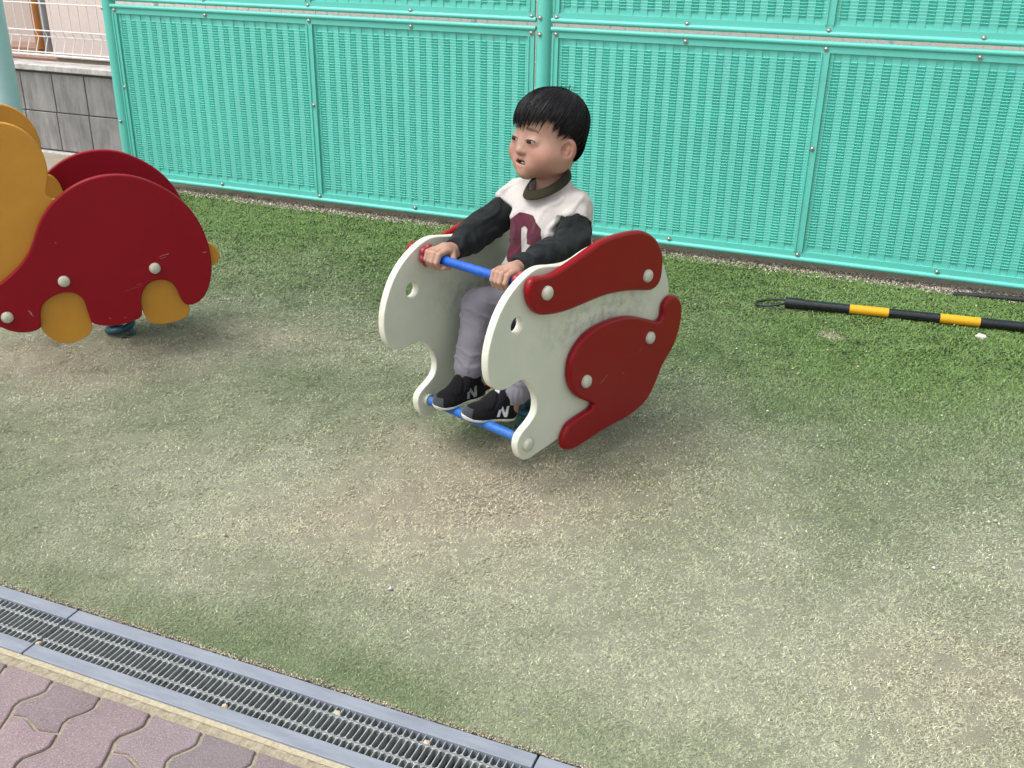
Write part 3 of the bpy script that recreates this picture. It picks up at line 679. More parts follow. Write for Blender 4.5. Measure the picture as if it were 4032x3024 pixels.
YEL_E = [(-0.2511, 0.7814), (-0.2164, 0.7704), (-0.1877, 0.7486), (-0.1649, 0.7168), (-0.152, 0.6801), (-0.1483, 0.6436), (-0.1523, 0.6125), (-0.1621, 0.5818), (-0.1632, 0.566), (-0.1533, 0.5518), (-0.1418, 0.5481), (-.128, .540), (-.112, .515), (-.10, .47), (-.06, .43), (.05, .41), (.18, .40), (.25, .385), (0.2881, 0.3666), (0.3063, 0.3528), (0.3181, 0.3306), (0.3191, 0.3125), (0.3089, 0.2957), (0.2914, 0.2906), (.265, .275), (.235, .23), (0.2045, 0.185), (0.2039, 0.1605), (0.2073, 0.1507), (0.1977, 0.1305), (0.1736, 0.1167), (0.1336, 0.1103), (0.1005, 0.1122), (0.0743, 0.1223), (0.0657, 0.1407), (0.0573, 0.1692), (.052, .23), (.02, .29), (-.03, .30), (-.075, .26), (-.098, .20), (-0.0992, 0.165), (-0.0964, 0.1407), (-0.1035, 0.1178), (-0.1214, 0.1025), (-0.1547, 0.0897), (-0.1857, 0.0904), (-0.2144, 0.104), (-0.2358, 0.1294), (-0.2449, 0.1514), (-.247, .19), (-.27, .24), (-.33, .27), (-.42, .262), (-.49, .24), (-.53, .27), (-.52, .34), (-.49, .42), (-.475, .52), (-.46, .62), (-.42, .71), (-.36, .76), (-.30, .782)]
def capdome(parent, s_, z, x, sgn, r=.0175):
    b = MB(); b.tube([(x, s_, z), (x+sgn*.004, s_, z)], r, 20); b.dome((x+sgn*.004, s_, z), r, r*.62, (sgn, 0, 0), 20, 6); b.build('bolt_cap', M_cream, parent, 50)
def spring(root, s_, top, rad=.062, xo=0):
    b = MB(); n = 150; turns = 5
    b.tube([(xo+rad*math.cos(2*math.pi*turns*i/n), s_+rad*math.sin(2*math.pi*turns*i/n), -.02+(top-.0)*i/n) for i in range(n+1)], .0125, 10); b.build('spring', M_spring, root, 60)
    b = MB(); b.box(xo-.07, xo+.07, s_-.10, s_+.10, top-.012, top+.0); b.build('spring_bracket', M_spring, root)
IN, T = .169, .022
RO = (-.8770, 2.3727, 0)
rab = empty('rabbit_spring_rocker', RO, R(-20)); tag(rab, 'white rabbit-shaped spring rocker with red ears and haunches, ridden by the child', 'spring rocker', 'animal spring rockers')
for sg in (1, -1):
    def sp(a, b_): return (a, b_) if sg > 0 else (-b_, -a)
    x0, x1 = sp(IN, IN+T); pan = board('side_panel', WHITE, x0, x1, .003, M_white, rab, holes=[((-.2949, .4651), .0205)], m_edge=M_rim)
    x0, x1 = sp(IN+T+.0002, IN+2*T); board('ear', EAR, x0, x1, .0085, M_red, rab); board('haunch', HAUNCH, x0, x1, .0085, M_red, rab)
    xo = sg*(IN+2*T)
    for s_, z in ((-.2186, .5325), (.1957, .4788), (.2303, .2927), (-.049, .2511)): capdome(rab, s_, z, xo, sg)
    capdome(rab, -.2482, .1357, sg*(IN+T), sg, .0185)
    b = MB(); b.tube([(sg*(IN-.011), -.2482, .1420), (sg*(IN+.001), -.2482, .1420)], [.0165, .0185], 18); b.build('collar', M_cream, rab, 50)
    # lobed knob on the grip end
    k = SDF((-.03, -.05, -.05), (.03, .05, .05), .0014)
    for i in range(6):
        a = i/6*2*math.pi+.3; k.ell((0, .0165*math.cos(a), .0185*math.sin(a)), (.0105, .0115, .0115), .006)
    k.ell((0, 0, 0), (.010, .018, .020), .006)
    V_, Q_ = surface_nets(k.F, k.lo, k.h); V_ = V_+np.array((sg*(IN-.012), -.25, .550)); link('grip_knob', np_mesh(V_, Q_), M_knob, rab, 180)
b = MB(); b.tube([(-IN+.001, -.25, .55), (IN-.001, -.25, .55)], .0118, 24); b.build('handle_bar', M_blue, rab, 60)
b = MB(); b.tube([(-IN+.001, -.2482, .1420), (IN-.001, -.2482, .1420)], .0128, 24); b.build('foot_bar', M_bluew, rab, 60)
b = MB(); b.box(-IN+.001, IN-.001, -.02, .24, .285, .305); o = b.build('seat', M_blue, rab); bv = o.modifiers.new('b', 'BEVEL'); bv.width = .006; bv.segments = 3
b = MB(); b.box(-.03, .03, -.10, .22, .245, .284); b.build('seat_beam', M_spring, rab)
spring(rab, .04, .245, .052, -.02)

ele = empty('elephant_spring_rocker', (-2.4188, 2.4601, 0), R(-42)); tag(ele, 'red and yellow elephant-shaped spring rocker at the left edge', 'spring rocker', 'animal spring rockers')
for sg in (1, -1):
    def sp(a, b_): return (a, b_) if sg > 0 else (-b_, -a)
    x0, x1 = sp(IN, IN+T); board('side_panel', YEL_E, x0, x1, .003, M_yel, ele)
    x0, x1 = sp(IN+T+.0002, IN+2*T); board('body_panel', RED_E, x0, x1, .005, M_redE, ele)
    for s_, z in ((-.1576, .3008), (.1111, .3098), (-.3317, .2086)): capdome(ele, s_, z, sg*(IN+2*T), sg, .0175)
b = MB(); b.tube([(-IN+.001, -.27, .62), (IN-.001, -.27, .62)], .0118, 20); b.build('handle_bar', M_blue, ele, 60)
b = MB(); b.tube([(-IN+.001, -.33, .21), (IN-.001, -.33, .21)], .0128, 20); b.build('foot_bar', M_bluew, ele, 60)
b = MB(); b.box(-IN+.001, IN-.001, -.07, .20, .285, .305); b.build('seat', M_blue, ele)
b = MB(); b.box(-.03, .03, -.12, .2, .205, .284); b.build('seat_beam', M_spring, ele)
spring(ele, .0, .205, .040, -.095)
b = MB(); 
for dx, dy, ln in ((.235+.0003, 0, 0),): pass

def scuffs(parent, name, L, x):
    for s0, z0, s1, z1, wd in L:
        b = MB(); d = Vector((s1-s0, z1-z0)); nn = Vector((-d.y, d.x)).normalized()*wd; n = 8
        ws = [nn*(.15 if i in (0, n) else .4+random.random()*.9) for i in range(n+1)]
        for i in range(n+1):
            a = i/n; b.V += [(x, s0+d.x*a-ws[i].x, z0+d.y*a-ws[i].y), (x, s0+d.x*a+ws[i].x, z0+d.y*a+ws[i].y)]
        b.F = [(2*i, 2*i+2, 2*i+3, 2*i+1) for i in range(n)]
        b.build(name, M_scuff, parent)
M_scuff = paint('scuffed_paint', (.42, .20, .19), .7, .15, 60, .1)
scuffs(ele, 'scuff_mark', [(.128, .345, .160, .352, .0012), (.130, .338, .150, .343, .0007), (.262, .343, .276, .344, .0009), (-.272, .222, -.262, .210, .0012), (-.268, .212, -.259, .200, .0009), (-.045, .165, -.042, .160, .0012), (.000, .158, .005, .158, .0010), (-.165, .425, -.160, .421, .0008), (.05, .262, .066, .264, .0005), (.01, .245, .07, .258, .0003), (-.12, .165, -.117, .162, .001)], IN+2*T+.0004)
scuffs(rab, 'scuff_mark', [(.015, .222, .048, .240, .0007), (.020, .226, .030, .230, .0004), (.115, .222, .118, .221, .0012), (.13, .205, .132, .204, .0009), (.185, .262, .20, .275, .0005)], IN+2*T+.0004)
# ------------------------------------------------------------ striped pole, stones, litter
def pole():
    p0, p1 = Vector((-.376, 3.767, .024)), Vector((.316, 3.848, .024)); d = (p1-p0).normalized(); r = empty('striped_pole', p0); r.rotation_euler = (0, 0, math.atan2(d.y, d.x))
    tag(r, 'black and yellow striped barrier pole with a ring end lying on the grass', 'pole'); L = (p1-p0).length
    xs = [(-.0, .072, .0212, 'sleeve'), (.072, .237, .0172, 'b'), (.237, .3775, .0176, 'y'), (.3775, .5585, .0172, 'b'), (.5585, .697, .0176, 'y'), (.697, .88, .0172, 'b'), (.88, 1.02, .0176, 'y'), (1.02, 1.20, .0172, 'b'), (1.2, 1.34, .0176, 'y'), (1.34, 1.52, .0172, 'b')]
    for a, b_, rad, k in xs:
        b = MB(); b.tube([(a, 0, 0), (b_, 0, 0)], rad, 24); b.build({'sleeve': 'end_sleeve', 'b': 'black_band', 'y': 'yellow_band'}[k], M_yelp if k == 'y' else M_black, r, 50)
    b = MB(); b.tube([(-.050+.058*math.cos(a), .037*math.sin(a), -.006+.010*math.cos(a)) for a in np.linspace(0, 2*math.pi, 40, endpoint=False)], .0048, 8, closed=True); b.build('ring', M_rub, r, 60)
pole()
def stone(x, y, r, c, label, seed, name='pebble', cat='stone', fl=.6, z=0):
    random.seed(seed); bm = bmesh.new(); bmesh.ops.create_icosphere(bm, subdivisions=2, radius=r)
    for v in bm.verts: v.co *= 1+.22*random.uniform(-1, 1); v.co.z *= fl
    me = bpy.data.meshes.new('s'); bm.to_mesh(me); bm.free(); o = link(name, me, paint('stone', c, .85, .15, 90, .4)); o.location = (x, y, z+r*fl*.8); tag(o, label, cat)
stone(.32, 3.735, .017, (.62, .58, .52), 'white chip of stone on the grass below the striped pole', 3)
for i, (x, y, l) in enumerate([(-1.452, 1.131, 'beige pebble wedged in the grate just right of the left joint'), (-.808, 1.197, 'yellowish pebble stuck in the upper row of slots, beside the turf'), (-1.006, 1.130, 'small beige pebble in the lower row of slots, mid length of the long grate'), (-.625, 1.195, 'pale pebble stuck in the upper slots near the right end of the long grate')]):
    stone(x, y, .0062, (.50, .42, .30), l, 11+i, fl=.8, z=-.006)
def straw(name, pts, c, label):
    b = MB(); b.tube(pts, .0013, 5); tag(b.build(name, paint('dry_straw', c, .8, .1, 50, .1), None, 60), label, 'straw')
straw('dry_straw', [(-1.75, 4.13, .004), (-1.735, 4.16, .012), (-1.71, 4.185, .02), (-1.665, 4.2, .018)], (.50, .43, .28), 'curled dry straw on the grass between the rabbit and the fence')

# ------------------------------------------------------------ the child
PER = None
HC = np.array([-.0115, .040, .850]); HA = R(10)
Rh = rotz(-HA)          # head turned towards the child's right
def hp(p): return HC+Rh@np.array(p, float)
HT = rotx(R(0))
def build_child():
    g_ = SDF((-.235, -.345, .10), (.215, .26, 1.0), .0021)
    # --- trunk and limbs (mostly under clothing)
    g_.ell((0, .11, .385), (.085, .075, .075), .02); g_.ell((0, .065, .47), (.085, .075, .10), .03); g_.ell((0, .06, .59), (.088, .060, .10), .03)
    for s_ in (-1, 1): g_.cap((0, .055, .67), (s_*.075, .055, .660), .034, .034, .02)
    aL = [(.070, .055, .658), (.116, -.005, .580), (.104, -.196, .562)]; aR = [(-.100, .045, .658), (-.142, -.068, .592), (-.119, -.196, .560)]
    for a in (aL, aR): g_.chain(a, [.030, .026, .019], .012)
    lR = [(-.055, .09, .37), (-.088, -.132, .402), (-.080, -.188, .195)]; lL = [(.055, .09, .37), (.085, -.10, .402), (.055, -.160, .158)]
    for a in (lR, lL): g_.chain(a, [.05, .038, .019], .02)
    g_.chain([lR[2], (-.090, -.25, .165)], [.018, .016], .01); g_.chain([lL[2], (.025, -.24, .150)], [.018, .02], .01)
    # --- neck, head
    g_.cap((0, .055, .665), tuple(hp((0, .02, -.07))), .046, .044, .02)
    def E(p, r, k=.012, mode='u', rot=None): g_.ell(hp(p), r, k, mode, Rh if rot is None else Rh@rot)
    E((0, .014, .018), (.079, .093, .079), .01); E((0, -.016, -.035), (.073, .074, .070), .03)
    E((0, -.034, .028), (.060, .042, .046), .02); E((0, .048, -.040), (.056, .046, .050), .02)
    for s_ in (-1, 1):
        E((s_*.0445, -.046, -.057), (.0365, .0365, .036), .022); E((s_*.020, -.070, -.080), (.022, .020, .022), .018)
        E((s_*.058, -.012, -.065), (.026, .035, .034), .02)
    E((0, -.070, -.100), (.022, .022, .018), .016); E((0, -.020, -.088), (.045, .05, .026), .02)
    for s_ in (-1, 1):
        E((s_*.030, -.1040, -.015), (.020, .013, .0120), .016, 's')
        E((s_*.030, -.0755, -.018), (.0185, .0120, .0115), .010)          # lids over the eyeball
    # nose
    def cap(a, b_, ra, rb, k=.006, mode='u'): g_.cap(tuple(hp(a)), tuple(hp(b_)), ra, rb, k, mode)
    cap((0, -.077, -.012), (0, -.0895, -.040), .0070, .0095, .014); E((0, -.0930, -.0435), (.0110, .0090, .0085), .007)
    for s_ in (-1, 1): E((s_*.0120, -.0865, -.0460), (.0068, .0080, .0062), .005); E((s_*.0055, -.0955, -.0525), (.0022, .0040, .0020), .002, 's')
    # lips and open mouth
    cap((-.020, -.078, -.0635), (0, -.0860, -.0652), .0026, .0034, .009); cap((.020, -.078, -.0635), (0, -.0860, -.0652), .0026, .0034, .009)
    cap((-.019, -.077, -.0730), (0, -.0845, -.0840), .0032, .0052, .007); cap((.019, -.077, -.0730), (0, -.0845, -.0840), .0032, .0052, .007)
    E((0, -.088, -.0735), (.0185, .019, .0054), .003, 's'); g_.cap(tuple(hp((-.023, -.083, -.0675))), tuple(hp((0, -.087, -.0715))), .0020, .0034, .002, 's'); g_.cap(tuple(hp((.023, -.083, -.0675))), tuple(hp((0, -.087, -.0715))), .0020, .0034, .002, 's')
    # ears
    for s_ in (-1, 1):
        A = rotz(s_*R(-34))@rotx(R(-12)); c = np.array((s_*.081, -.006, -.041))
        E(c, (.0095, .0225, .0315), .003, rot=A)
        E(c+A@np.array((s_*.0085, -.003, .003)), (.0085, .0140, .0215), .002, 's', rot=A)
        E(c+A@np.array((s_*.0030, .002, -.001)), (.0045, .006, .012), .003, rot=A)
        E(c+A@np.array((s_*.004, -.010, -.006)), (.0035, .004, .0055), .003, rot=A)
        E(c+np.array((-s_*.006, -.006, -.018)), (.010, .012, .012), .008)
    # --- hands closed round the bar (bar: s=-.25, z=.55)
    for cx, th, wr in ((-.120, 1, aR[2]), (.110, -1, aL[2])):
        g_.cap(wr, (cx, -.222, .568), .018, .0175, .012); g_.ell((cx, -.232, .5685), (.0275, .024, .0125), .010)
        for i in range(4):
            fx = cx+(i-1.5)*.0138*1.0; L_ = [.93, 1.0, .98, .86][i if th > 0 else 3-i] if False else [.86, .98, 1.0, .95][i if th > 0 else 3-i]
            jit = [(0, .0008), (.0006, 0), (-.0005, .0005), (.0008, -.0004)][i]
            pts = [(fx, -.244, .5705), (fx+jit[0], -.2665, .5675), (fx+jit[0], -.2735-.001*i, .5480), (fx, -.2645, .5310), (fx, -.2520, .5290)]
            pts = [(p[0], -.25+(p[1]+.25)*L_, .552+(p[2]-.552)*L_) for p in pts]
            g_.chain(pts, [.0082, .0076, .0070, .0064, .0058], .0016)
        g_.chain([(cx+th*.018, -.215, .562), (cx+th*.032, -.228, .550), (cx+th*.034, -.243, .5345), (cx+th*.030, -.258, .5325)], [.0105, .0088, .0075, .0066], .004)
        g_.cap((cx-.03, -.25, .55), (cx+.03, -.25, .55), .0119, .0119, .001, 's')
    V, Q = surface_nets(g_.F, g_.lo, g_.h)
    me = np_mesh(V, Q)
    # light smoothing
    b = bmesh.new(); b.from_mesh(me)
    bmesh.ops.smooth_vert(b, verts=b.verts, factor=.35, use_axis_x=True, use_axis_y=True, use_axis_z=True); b.to_mesh(me); b.free()
    # skin tint: rosy cheeks, lips, ears, knuckles (real skin colour differences); darker band above each eye, dark mouth inside
    co = np.empty(len(me.vertices)*3, np.float32); me.vertices.foreach_get('co', co); co = co.reshape(-1, 3); H = (co-HC)@Rh
    c = np.tile(np.array([.38, .222, .162]), (len(co), 1))
    def blend(c, cent, rad, colr, amt, P=H):
        w_ = amt*np.exp(-(((P-np.array(cent))/np.array(rad))**2).sum(-1)); return c*(1-w_[:, None])+np.array(colr)*w_[:, None]
    for s_ in (-1, 1):
        c = blend(c, (s_*.050, -.06, -.052), (.024, .03, .022), (.40, .130, .098), .65); c = blend(c, (s_*.084, .01, -.036), (.02, .03, .03), (.39, .145, .105), .6)
        c = blend(c, (s_*.030, -.085, -.006), (.02, .02, .006), (.29, .15, .11), .5)
    c = blend(c, (0, -.098, -.045), (.012, .01, .01), (.42, .21, .15), .4)
    c = blend(c, (0, -.088, -.0655), (.018, .012, .0036), (.30, .105, .095), .85); c = blend(c, (0, -.086, -.0845), (.0145, .012, .0050), (.37, .135, .12), .9)
    inm = (np.abs(H[:, 0]) < .0175) & (H[:, 2] > -.0785) & (H[:, 2] < -.0688) & (H[:, 1] > -.086) & (H[:, 1] < -.04); c[inm] = (.09, .018, .016)
    hz = co[:, 2] < .63
    c4 = np.ones((len(co), 4), np.float32); c4[:, :3] = np.clip(c, 0, 1)
    a = me.color_attributes.new('tint', 'FLOAT_COLOR', 'POINT'); a.data.foreach_set('color', c4.ravel())
    o = link('person', me, M_skin, None, 180); o.location = RO; o.rotation_euler = (0, 0, R(-20))
    tag(o, 'toddler with short black hair in a grey and black shirt riding the rabbit rocker', 'child')
    return o, (aL, aR, lL, lR)
PER, (aL, aR, lL, lR) = build_child()
def bvh_of(o):
    me = o.data; return BVHTree.FromPolygons([v.co[:] for v in me.vertices], [p.vertices[:] for p in me.polygons])
BODY = bvh_of(PER)

def face_bits():
    # eyes: almond patches projected on the lid mound
    def patch(name, m, outline, cx, cz, off, n=1, sub=3, thick=0):
        bm = bmesh.new(); vs = [bm.verts.new((cx+u, 0, cz+v)) for u, v in outline]; bm.faces.new(vs)
        bmesh.ops.triangulate(bm, faces=bm.faces); 
        for _ in range(sub): bmesh.ops.subdivide_edges(bm, edges=bm.edges, cuts=1, use_grid_fill=False)
        bmesh.ops.triangulate(bm, faces=bm.faces)
        d = Vector(Rh@np.array((0, 1, 0)))
        for v in bm.verts:
            p0 = Vector(hp((v.co.x, -.16, v.co.z))); hit = BODY.ray_cast(p0, d)
            v.co = (hit[0] if hit[0] else p0+d*.07)-d*off
        bm.normal_update(); me = bpy.data.meshes.new(name); bm.to_mesh(me); bm.free(); o = link(name, me, m, PER, 180); return o
    for s_ in (-1, 1):
        cx, cz = s_*.0305, -.0185
        def al(w_, hu, hd, tilt=.04, k=1.0):
            pts = []
            for t in np.linspace(0, math.pi, 13): pts.append((w_*math.cos(t), hu*math.sin(t)**.85*k+s_*tilt*w_*math.cos(t)))
            for t in np.linspace(math.pi, 2*math.pi, 13)[1:-1]: pts.append((w_*math.cos(t), hd*math.sin(t)+s_*tilt*w_*math.cos(t)))
            return pts
        patch('eyelid_line', M_brow, al(.0168, .0062, .0038), cx, cz+.0003, .0003)
        patch('eye', M_eyew, al(.0152, .0044, .0036), cx, cz-.0004, .0007)
        ir = [(.0086*math.cos(t), max(-.0037, min(.0043, .0078*math.sin(t)))) for t in np.linspace(0, 2*math.pi, 16, endpoint=False)]
        patch('iris', M_iris, ir, cx-.0008, cz, .0011)
        b = MB(); b.dome(tuple(hp((cx-.003, -.0, cz))), .0001, .0001, (0, -1, 0))
        br = []
        for t in np.linspace(0, 1, 9): br.append((s_*(-.018+.034*t), .0150+.0048*math.sin((t*.75+.22)*3.14)-.0045*t))
        lo = [(u, v-.0075*math.sin(min(1, .30+t*.9)*math.pi*.80)) for (u, v), t in zip(br, np.linspace(0, 1, 9))]
        patch('eyebrow', M_brow2, br+lo[::-1], cx, cz+.0155, .0008, sub=4)
    t = SDF((-.02, -.02, -.02), (.02, .02, .02), .0006); 
    for i in range(4): t.ell(((i-1.5)*.0052, .001*abs(i-1.5), 0), (.0024, .0018, .0026), .0003)
    V, Q = surface_nets(t.F, t.lo, t.h); V = (V+np.array((0, -.0800, -.0762)))@Rh.T+HC; link('teeth', np_mesh(V, Q), M_teeth, PER, 180)
face_bits()

def hair():
    g_ = SDF((-.13, -.12, .76), (.13, .20, .99), .0025)
    def E(p, r, k=.01, mode='u'): g_.ell(hp(p), r, k, mode, Rh)
    a, b_, c_ = .0880, .1015, .084; cen = np.array((0, .008, .017))
    E(cen, (a, b_, c_), 0); E((0, .044, -.036), (.064, .051, .057), .02)
    Vu, Qu = surface_nets(g_.F, g_.lo, g_.h); HT_ = BVHTree.FromPolygons([tuple(v) for v in Vu], [tuple(q) for q in Qu.tolist()])
    # carve the face opening and the lower edge: keep points above the hairline
    def cut(X, Y, Z):
        p = (np.stack([X, Y, Z], -1)-HC)@Rh; x, y, z = p[..., 0], p[..., 1], p[..., 2]
        t = np.clip((y+.055)/.075, 0, 1); line = .056*(1-t)+t*(-.012); t2 = np.clip((y-.012)/.035, 0, 1); line = line*(1-t2)+t2*(-.086)
        return (line-z)*.9
    g_.op(cut, g_.lo, g_.lo+1, 0, 'i')
    V0, Q0 = surface_nets(g_.F, g_.lo, g_.h)
    # strands radiating from the crown whorl
    pole_ = np.array((.004, .060, .074)); N = 9000
    ph = RNG.random(N)*2*math.pi; st0 = RNG.random(N)**.6
    segn = 9; pos = []
    rad = np.array((a, b_, c_))+.0012
    pdir = pole_/np.linalg.norm(pole_); u = np.cross(pdir, (1, 0, 0)); u /= np.linalg.norm(u); v = np.cross(pdir, u)
    clump = vnoise(np.stack([np.cos(ph)*3, np.sin(ph)*3], -1), .22, 5)
    ths = np.linspace(0, math.pi*.86, 60); D = []
    for th in ths: D.append(np.sin(th)*(np.cos(ph)[:, None]*u+np.sin(ph)[:, None]*v)+np.cos(th)*pdir)
    D = np.array(D)                                   # (60,N,3) unit directions
    NP = 96; phg = np.arange(NP+1)/NP*2*math.pi; tab = np.zeros((60, NP+1)); cw = Vector(hp(cen))
    for i_, th in enumerate(ths):
        for j_, p_ in enumerate(phg):
            dv = math.sin(th)*(math.cos(p_)*u+math.sin(p_)*v)+math.cos(th)*pdir; hit = HT_.ray_cast(cw, Vector(Rh@dv)); tab[i_, j_] = (hit[3] if hit[0] else .09)+.0010
    pj = ph/(2*math.pi)*NP; j0 = np.clip(pj.astype(int), 0, NP-1); fj = pj-j0
    rr_ = tab[:, j0]*(1-fj)+tab[:, j0+1]*fj; Pn = D*rr_[..., None]+cen
    x, y, z = Pn[..., 0], Pn[..., 1], Pn[..., 2]
    t = np.clip((y+.055)/.075, 0, 1); line = .046*(1-t)+t*(-.016); t2 = np.clip((y-.012)/.035, 0, 1); line = line*(1-t2)+t2*(-.092)
    fr = 1-np.clip((y+.03)/.04, 0, 1)
    line = line+(.009*clump-.004+.006*RNG.normal(0, 1, N))[None]*np.where(fr > .5, 1, .35)-fr*(.022*np.abs(np.sin(ph*17+1+2*clump))**3)[None]
    ok = z > line; last = np.where(ok.all(0), 59, np.argmin(ok, 0)); last = np.maximum(last, 3)
    V = []; F = []
    tt = np.linspace(0, 1, segn)
    s0 = st0*.75*last
    lift = .0005+.0024*RNG.random(N); roll = RNG.normal(0, .38, N)
    for i in range(segn):
        f = s0+(last-s0)*tt[i]; i0 = np.clip(np.floor(f).astype(int), 0, 58); fr_ = (f-i0)[:, None]; k = np.arange(N)
        P = Pn[i0, k]*(1-fr_)+Pn[i0+1, k]*fr_; nrm = (P-cen)/np.array((a, b_, c_))**2; nrm /= np.linalg.norm(nrm, axis=1)[:, None]
        fringe = (1-np.clip((P[:, 1]+.03)/.03, 0, 1))*np.clip((.062-P[:, 2])/.03, 0, 1)
        P = P+nrm*(lift*(math.sin(tt[i]*2.2+.3)))[:, None]-nrm*(.0020*fringe)[:, None]+.0012*np.stack([vnoise(P, .02, 71), vnoise(P, .02, 72), vnoise(P, .02, 73)], -1)
        tdir = Pn[np.minimum(i0+1, 59), k]-Pn[i0, k]; tdir /= np.linalg.norm(tdir, axis=1)[:, None]+1e-9; sd_ = np.cross(tdir, nrm); sd_ = sd_*np.cos(roll)[:, None]+nrm*np.sin(roll)[:, None]
        wv = (.0008*(1-.75*tt[i]**2))*(.7+.6*RNG.random(N))[:, None] if False else (.00085*(1-.8*tt[i]**2))*np.ones((N, 1))
        V.append(P-sd_*wv); V.append(P+sd_*wv)
    V = np.array(V).transpose(1, 0, 2).reshape(-1, 3)@Rh.T+HC
    k = np.arange(N)[:, None]*2*segn
    F = np.concatenate([np.stack([k[:, 0]+2*i, k[:, 0]+2*i+1, k[:, 0]+2*i+3, k[:, 0]+2*i+2], -1) for i in range(segn-1)])
    # a few flyaway hairs at the crown
    A = np.concatenate([V0, V]); Qa = np.concatenate([Q0, F+len(V0)])
    o = link('hair', np_mesh(A, Qa), M_hair, PER, 180)
    b = MB()
    for i in range(26):
        an = random.uniform(-.9, .9); p0 = hp((.004+random.uniform(-.012, .02), .040+random.uniform(-.02, .02), .0905)); d = np.array((math.sin(an)*.6, random.uniform(-.2, .8), .0)); l_ = random.uniform(.012, .028)
        b.tube([tuple(p0+d*l_*t_+np.array((0, 0, .013*math.sin(t_*2.6)))) for t_ in (0, .3, .6, 1)], [.0005, .0004, .0003, .00015], 4)
    b.build('crown_tuft', M_hair, o, 180)
hair()

def folds(P, dirv, amp, freq, seed):
    d = np.array(dirv, float); ph = (P@d)*freq+2.5*vnoise(P, .06, seed)+1.5*vnoise(P, .03, seed+1)
    return amp*np.maximum(0, np.sin(ph))**2*(.5+.5*vnoise(P, .05, seed+2))
def post_disp(fn):
    def f(V, Q):
        me = np_mesh(V, Q); n = np.empty(len(V)*3, np.float32); me.vertices.foreach_get('normal', n); V2 = V+n.reshape(-1, 3)*fn(V)[:, None]; bpy.data.meshes.remove(me); return V2
    return f
def shirt():
    lo, hi = (-.24, -.26, .36), (.22, .24, .76); h = .003
    g_ = SDF(lo, hi, h)
    for ox in (-.052, .024): g_.ell((ox, .040, .45), (.082, .112, .125), .03); g_.ell((ox+.004, .042, .595), (.074, .088, .112), .03)
    for s_, a in ((1, aL), (-1, aR)):
        g_.cap((-.005, .055, .668), (s_*.070-.008, .053, .656), .044, .041, .03)
        sh, el = np.array(a[0]), np.array(a[1]); g_.cap(tuple(sh), tuple(sh+(el-sh)*.42), .047, .047, .02)
    g_.cap((-.002, .045, .685), (.000, .038, .725), .062, .052, .015)
    # neck opening and hem
    g_.cap((-.001, .038, .682), (-.002, .004, .827), .043, .060, .002, 's')
    g_.op(lambda X, Y, Z: (.385-Z), lo, hi, 0, 'i')
    for s_, a in ((1, aL), (-1, aR)):      # cut where black sleeve starts
        sh, el = np.array(a[0]), np.array(a[1]); d = (el-sh)/np.linalg.norm(el-sh); c = sh+(el-sh)*.40
        g_.op(lambda X, Y, Z: np.where(s_*X > .07, (X-c[0])*d[0]+(Y-c[1])*d[1]+(Z-c[2])*d[2], -.05), lo, hi, 0, 'i')
    V, Q = surface_nets(g_.F, g_.lo, g_.h)
    def fn(P):
        side = np.clip((np.abs(P[:, 0])-.035)/.05, 0, 1)
        return (folds(P, (.9, .3, -.6), .0085, 95, 41)+folds(P, (-.7, .2, -.8), .0075, 80, 47))*(.30+.70*side)+.0022*vnoise(P, .03, 44)+.0045*vnoise(P, .07, 45)
    V = post_disp(fn)(V, Q); o = link('shirt', np_mesh(V, Q), M_shirt, PER, 180)
    for s_, a, se in ((1, aL, 3), (-1, aR, 9)):
        g2 = SDF((-.24, -.27, .50), (.22, .15, .72), .0028)
        sh, el, wr = [np.array(q) for q in a]
        g2.chain([tuple(sh+(el-sh)*.25), tuple(el), tuple(el+(wr-el)*.45), tuple(wr+(wr-el)*.02)], [.0435, .0415, .036, .0275], .02)
        d = (el-sh)/np.linalg.norm(el-sh); c = sh+(el-sh)*.36; g2.op(lambda X, Y, Z: -((X-c[0])*d[0]+(Y-c[1])*d[1]+(Z-c[2])*d[2]), g2.lo, (.22, .15, .72), 0, 'i')
        d2 = (wr-el)/np.linalg.norm(wr-el); c2 = wr-d2*.002; g2.op(lambda X, Y, Z: ((X-c2[0])*d2[0]+(Y-c2[1])*d2[1]+(Z-c2[2])*d2[2]), g2.lo, (.22, .15, .72), 0, 'i')
        # hollow cuff
        g2.cap(tuple(wr-d2*.016), tuple(wr+d2*.02), .021, .0235, .001, 's')
        V, Q = surface_nets(g2.F, g2.lo, g2.h)
        V = post_disp(lambda P: folds(P, d2+np.array((.5, 0, .7)), .0075, 120, se)+folds(P, (.6, .5, -.8), .0065, 90, se+20)+.0030*vnoise(P, .028, se+3)+.0035*vnoise(P, .055, se+4)-.001)(V, Q)
        link('sleeve', np_mesh(V, Q), M_sleeve, PER, 180)
    # ribbed collar band following the opening
    b = []
    n = 64; m_ = 12; Vc = []; Fc = []
    for i in range(n):
        t = 2*math.pi*i/n; c = np.array((.003+.0530*math.sin(t), .023-.0555*math.cos(t)*1.0, .722-.0255*math.cos(t)+.010*math.sin(t))); rdir = np.array((math.sin(t), -math.cos(t), 0)); updir = np.array((0, .15*math.cos(t), 1.0)); out = rdir
        for j in range(m_):
            q = 2*math.pi*j/m_; tl = .30; pr = out*math.cos(q)*.0032+(updir-out*tl*1.6)*math.sin(q)*.0118; Vc.append(c+pr+out*.001)
    for i in range(n):
        for j in range(m_): Fc.append((i*m_+j, ((i+1) % n)*m_+j, ((i+1) % n)*m_+(j+1) % m_, i*m_+(j+1) % m_))
    link('collar', mesh_from(Vc, Fc), M_collar, PER, 180)
    # letter, laid on the cloth
    tree = bvh_of(o)
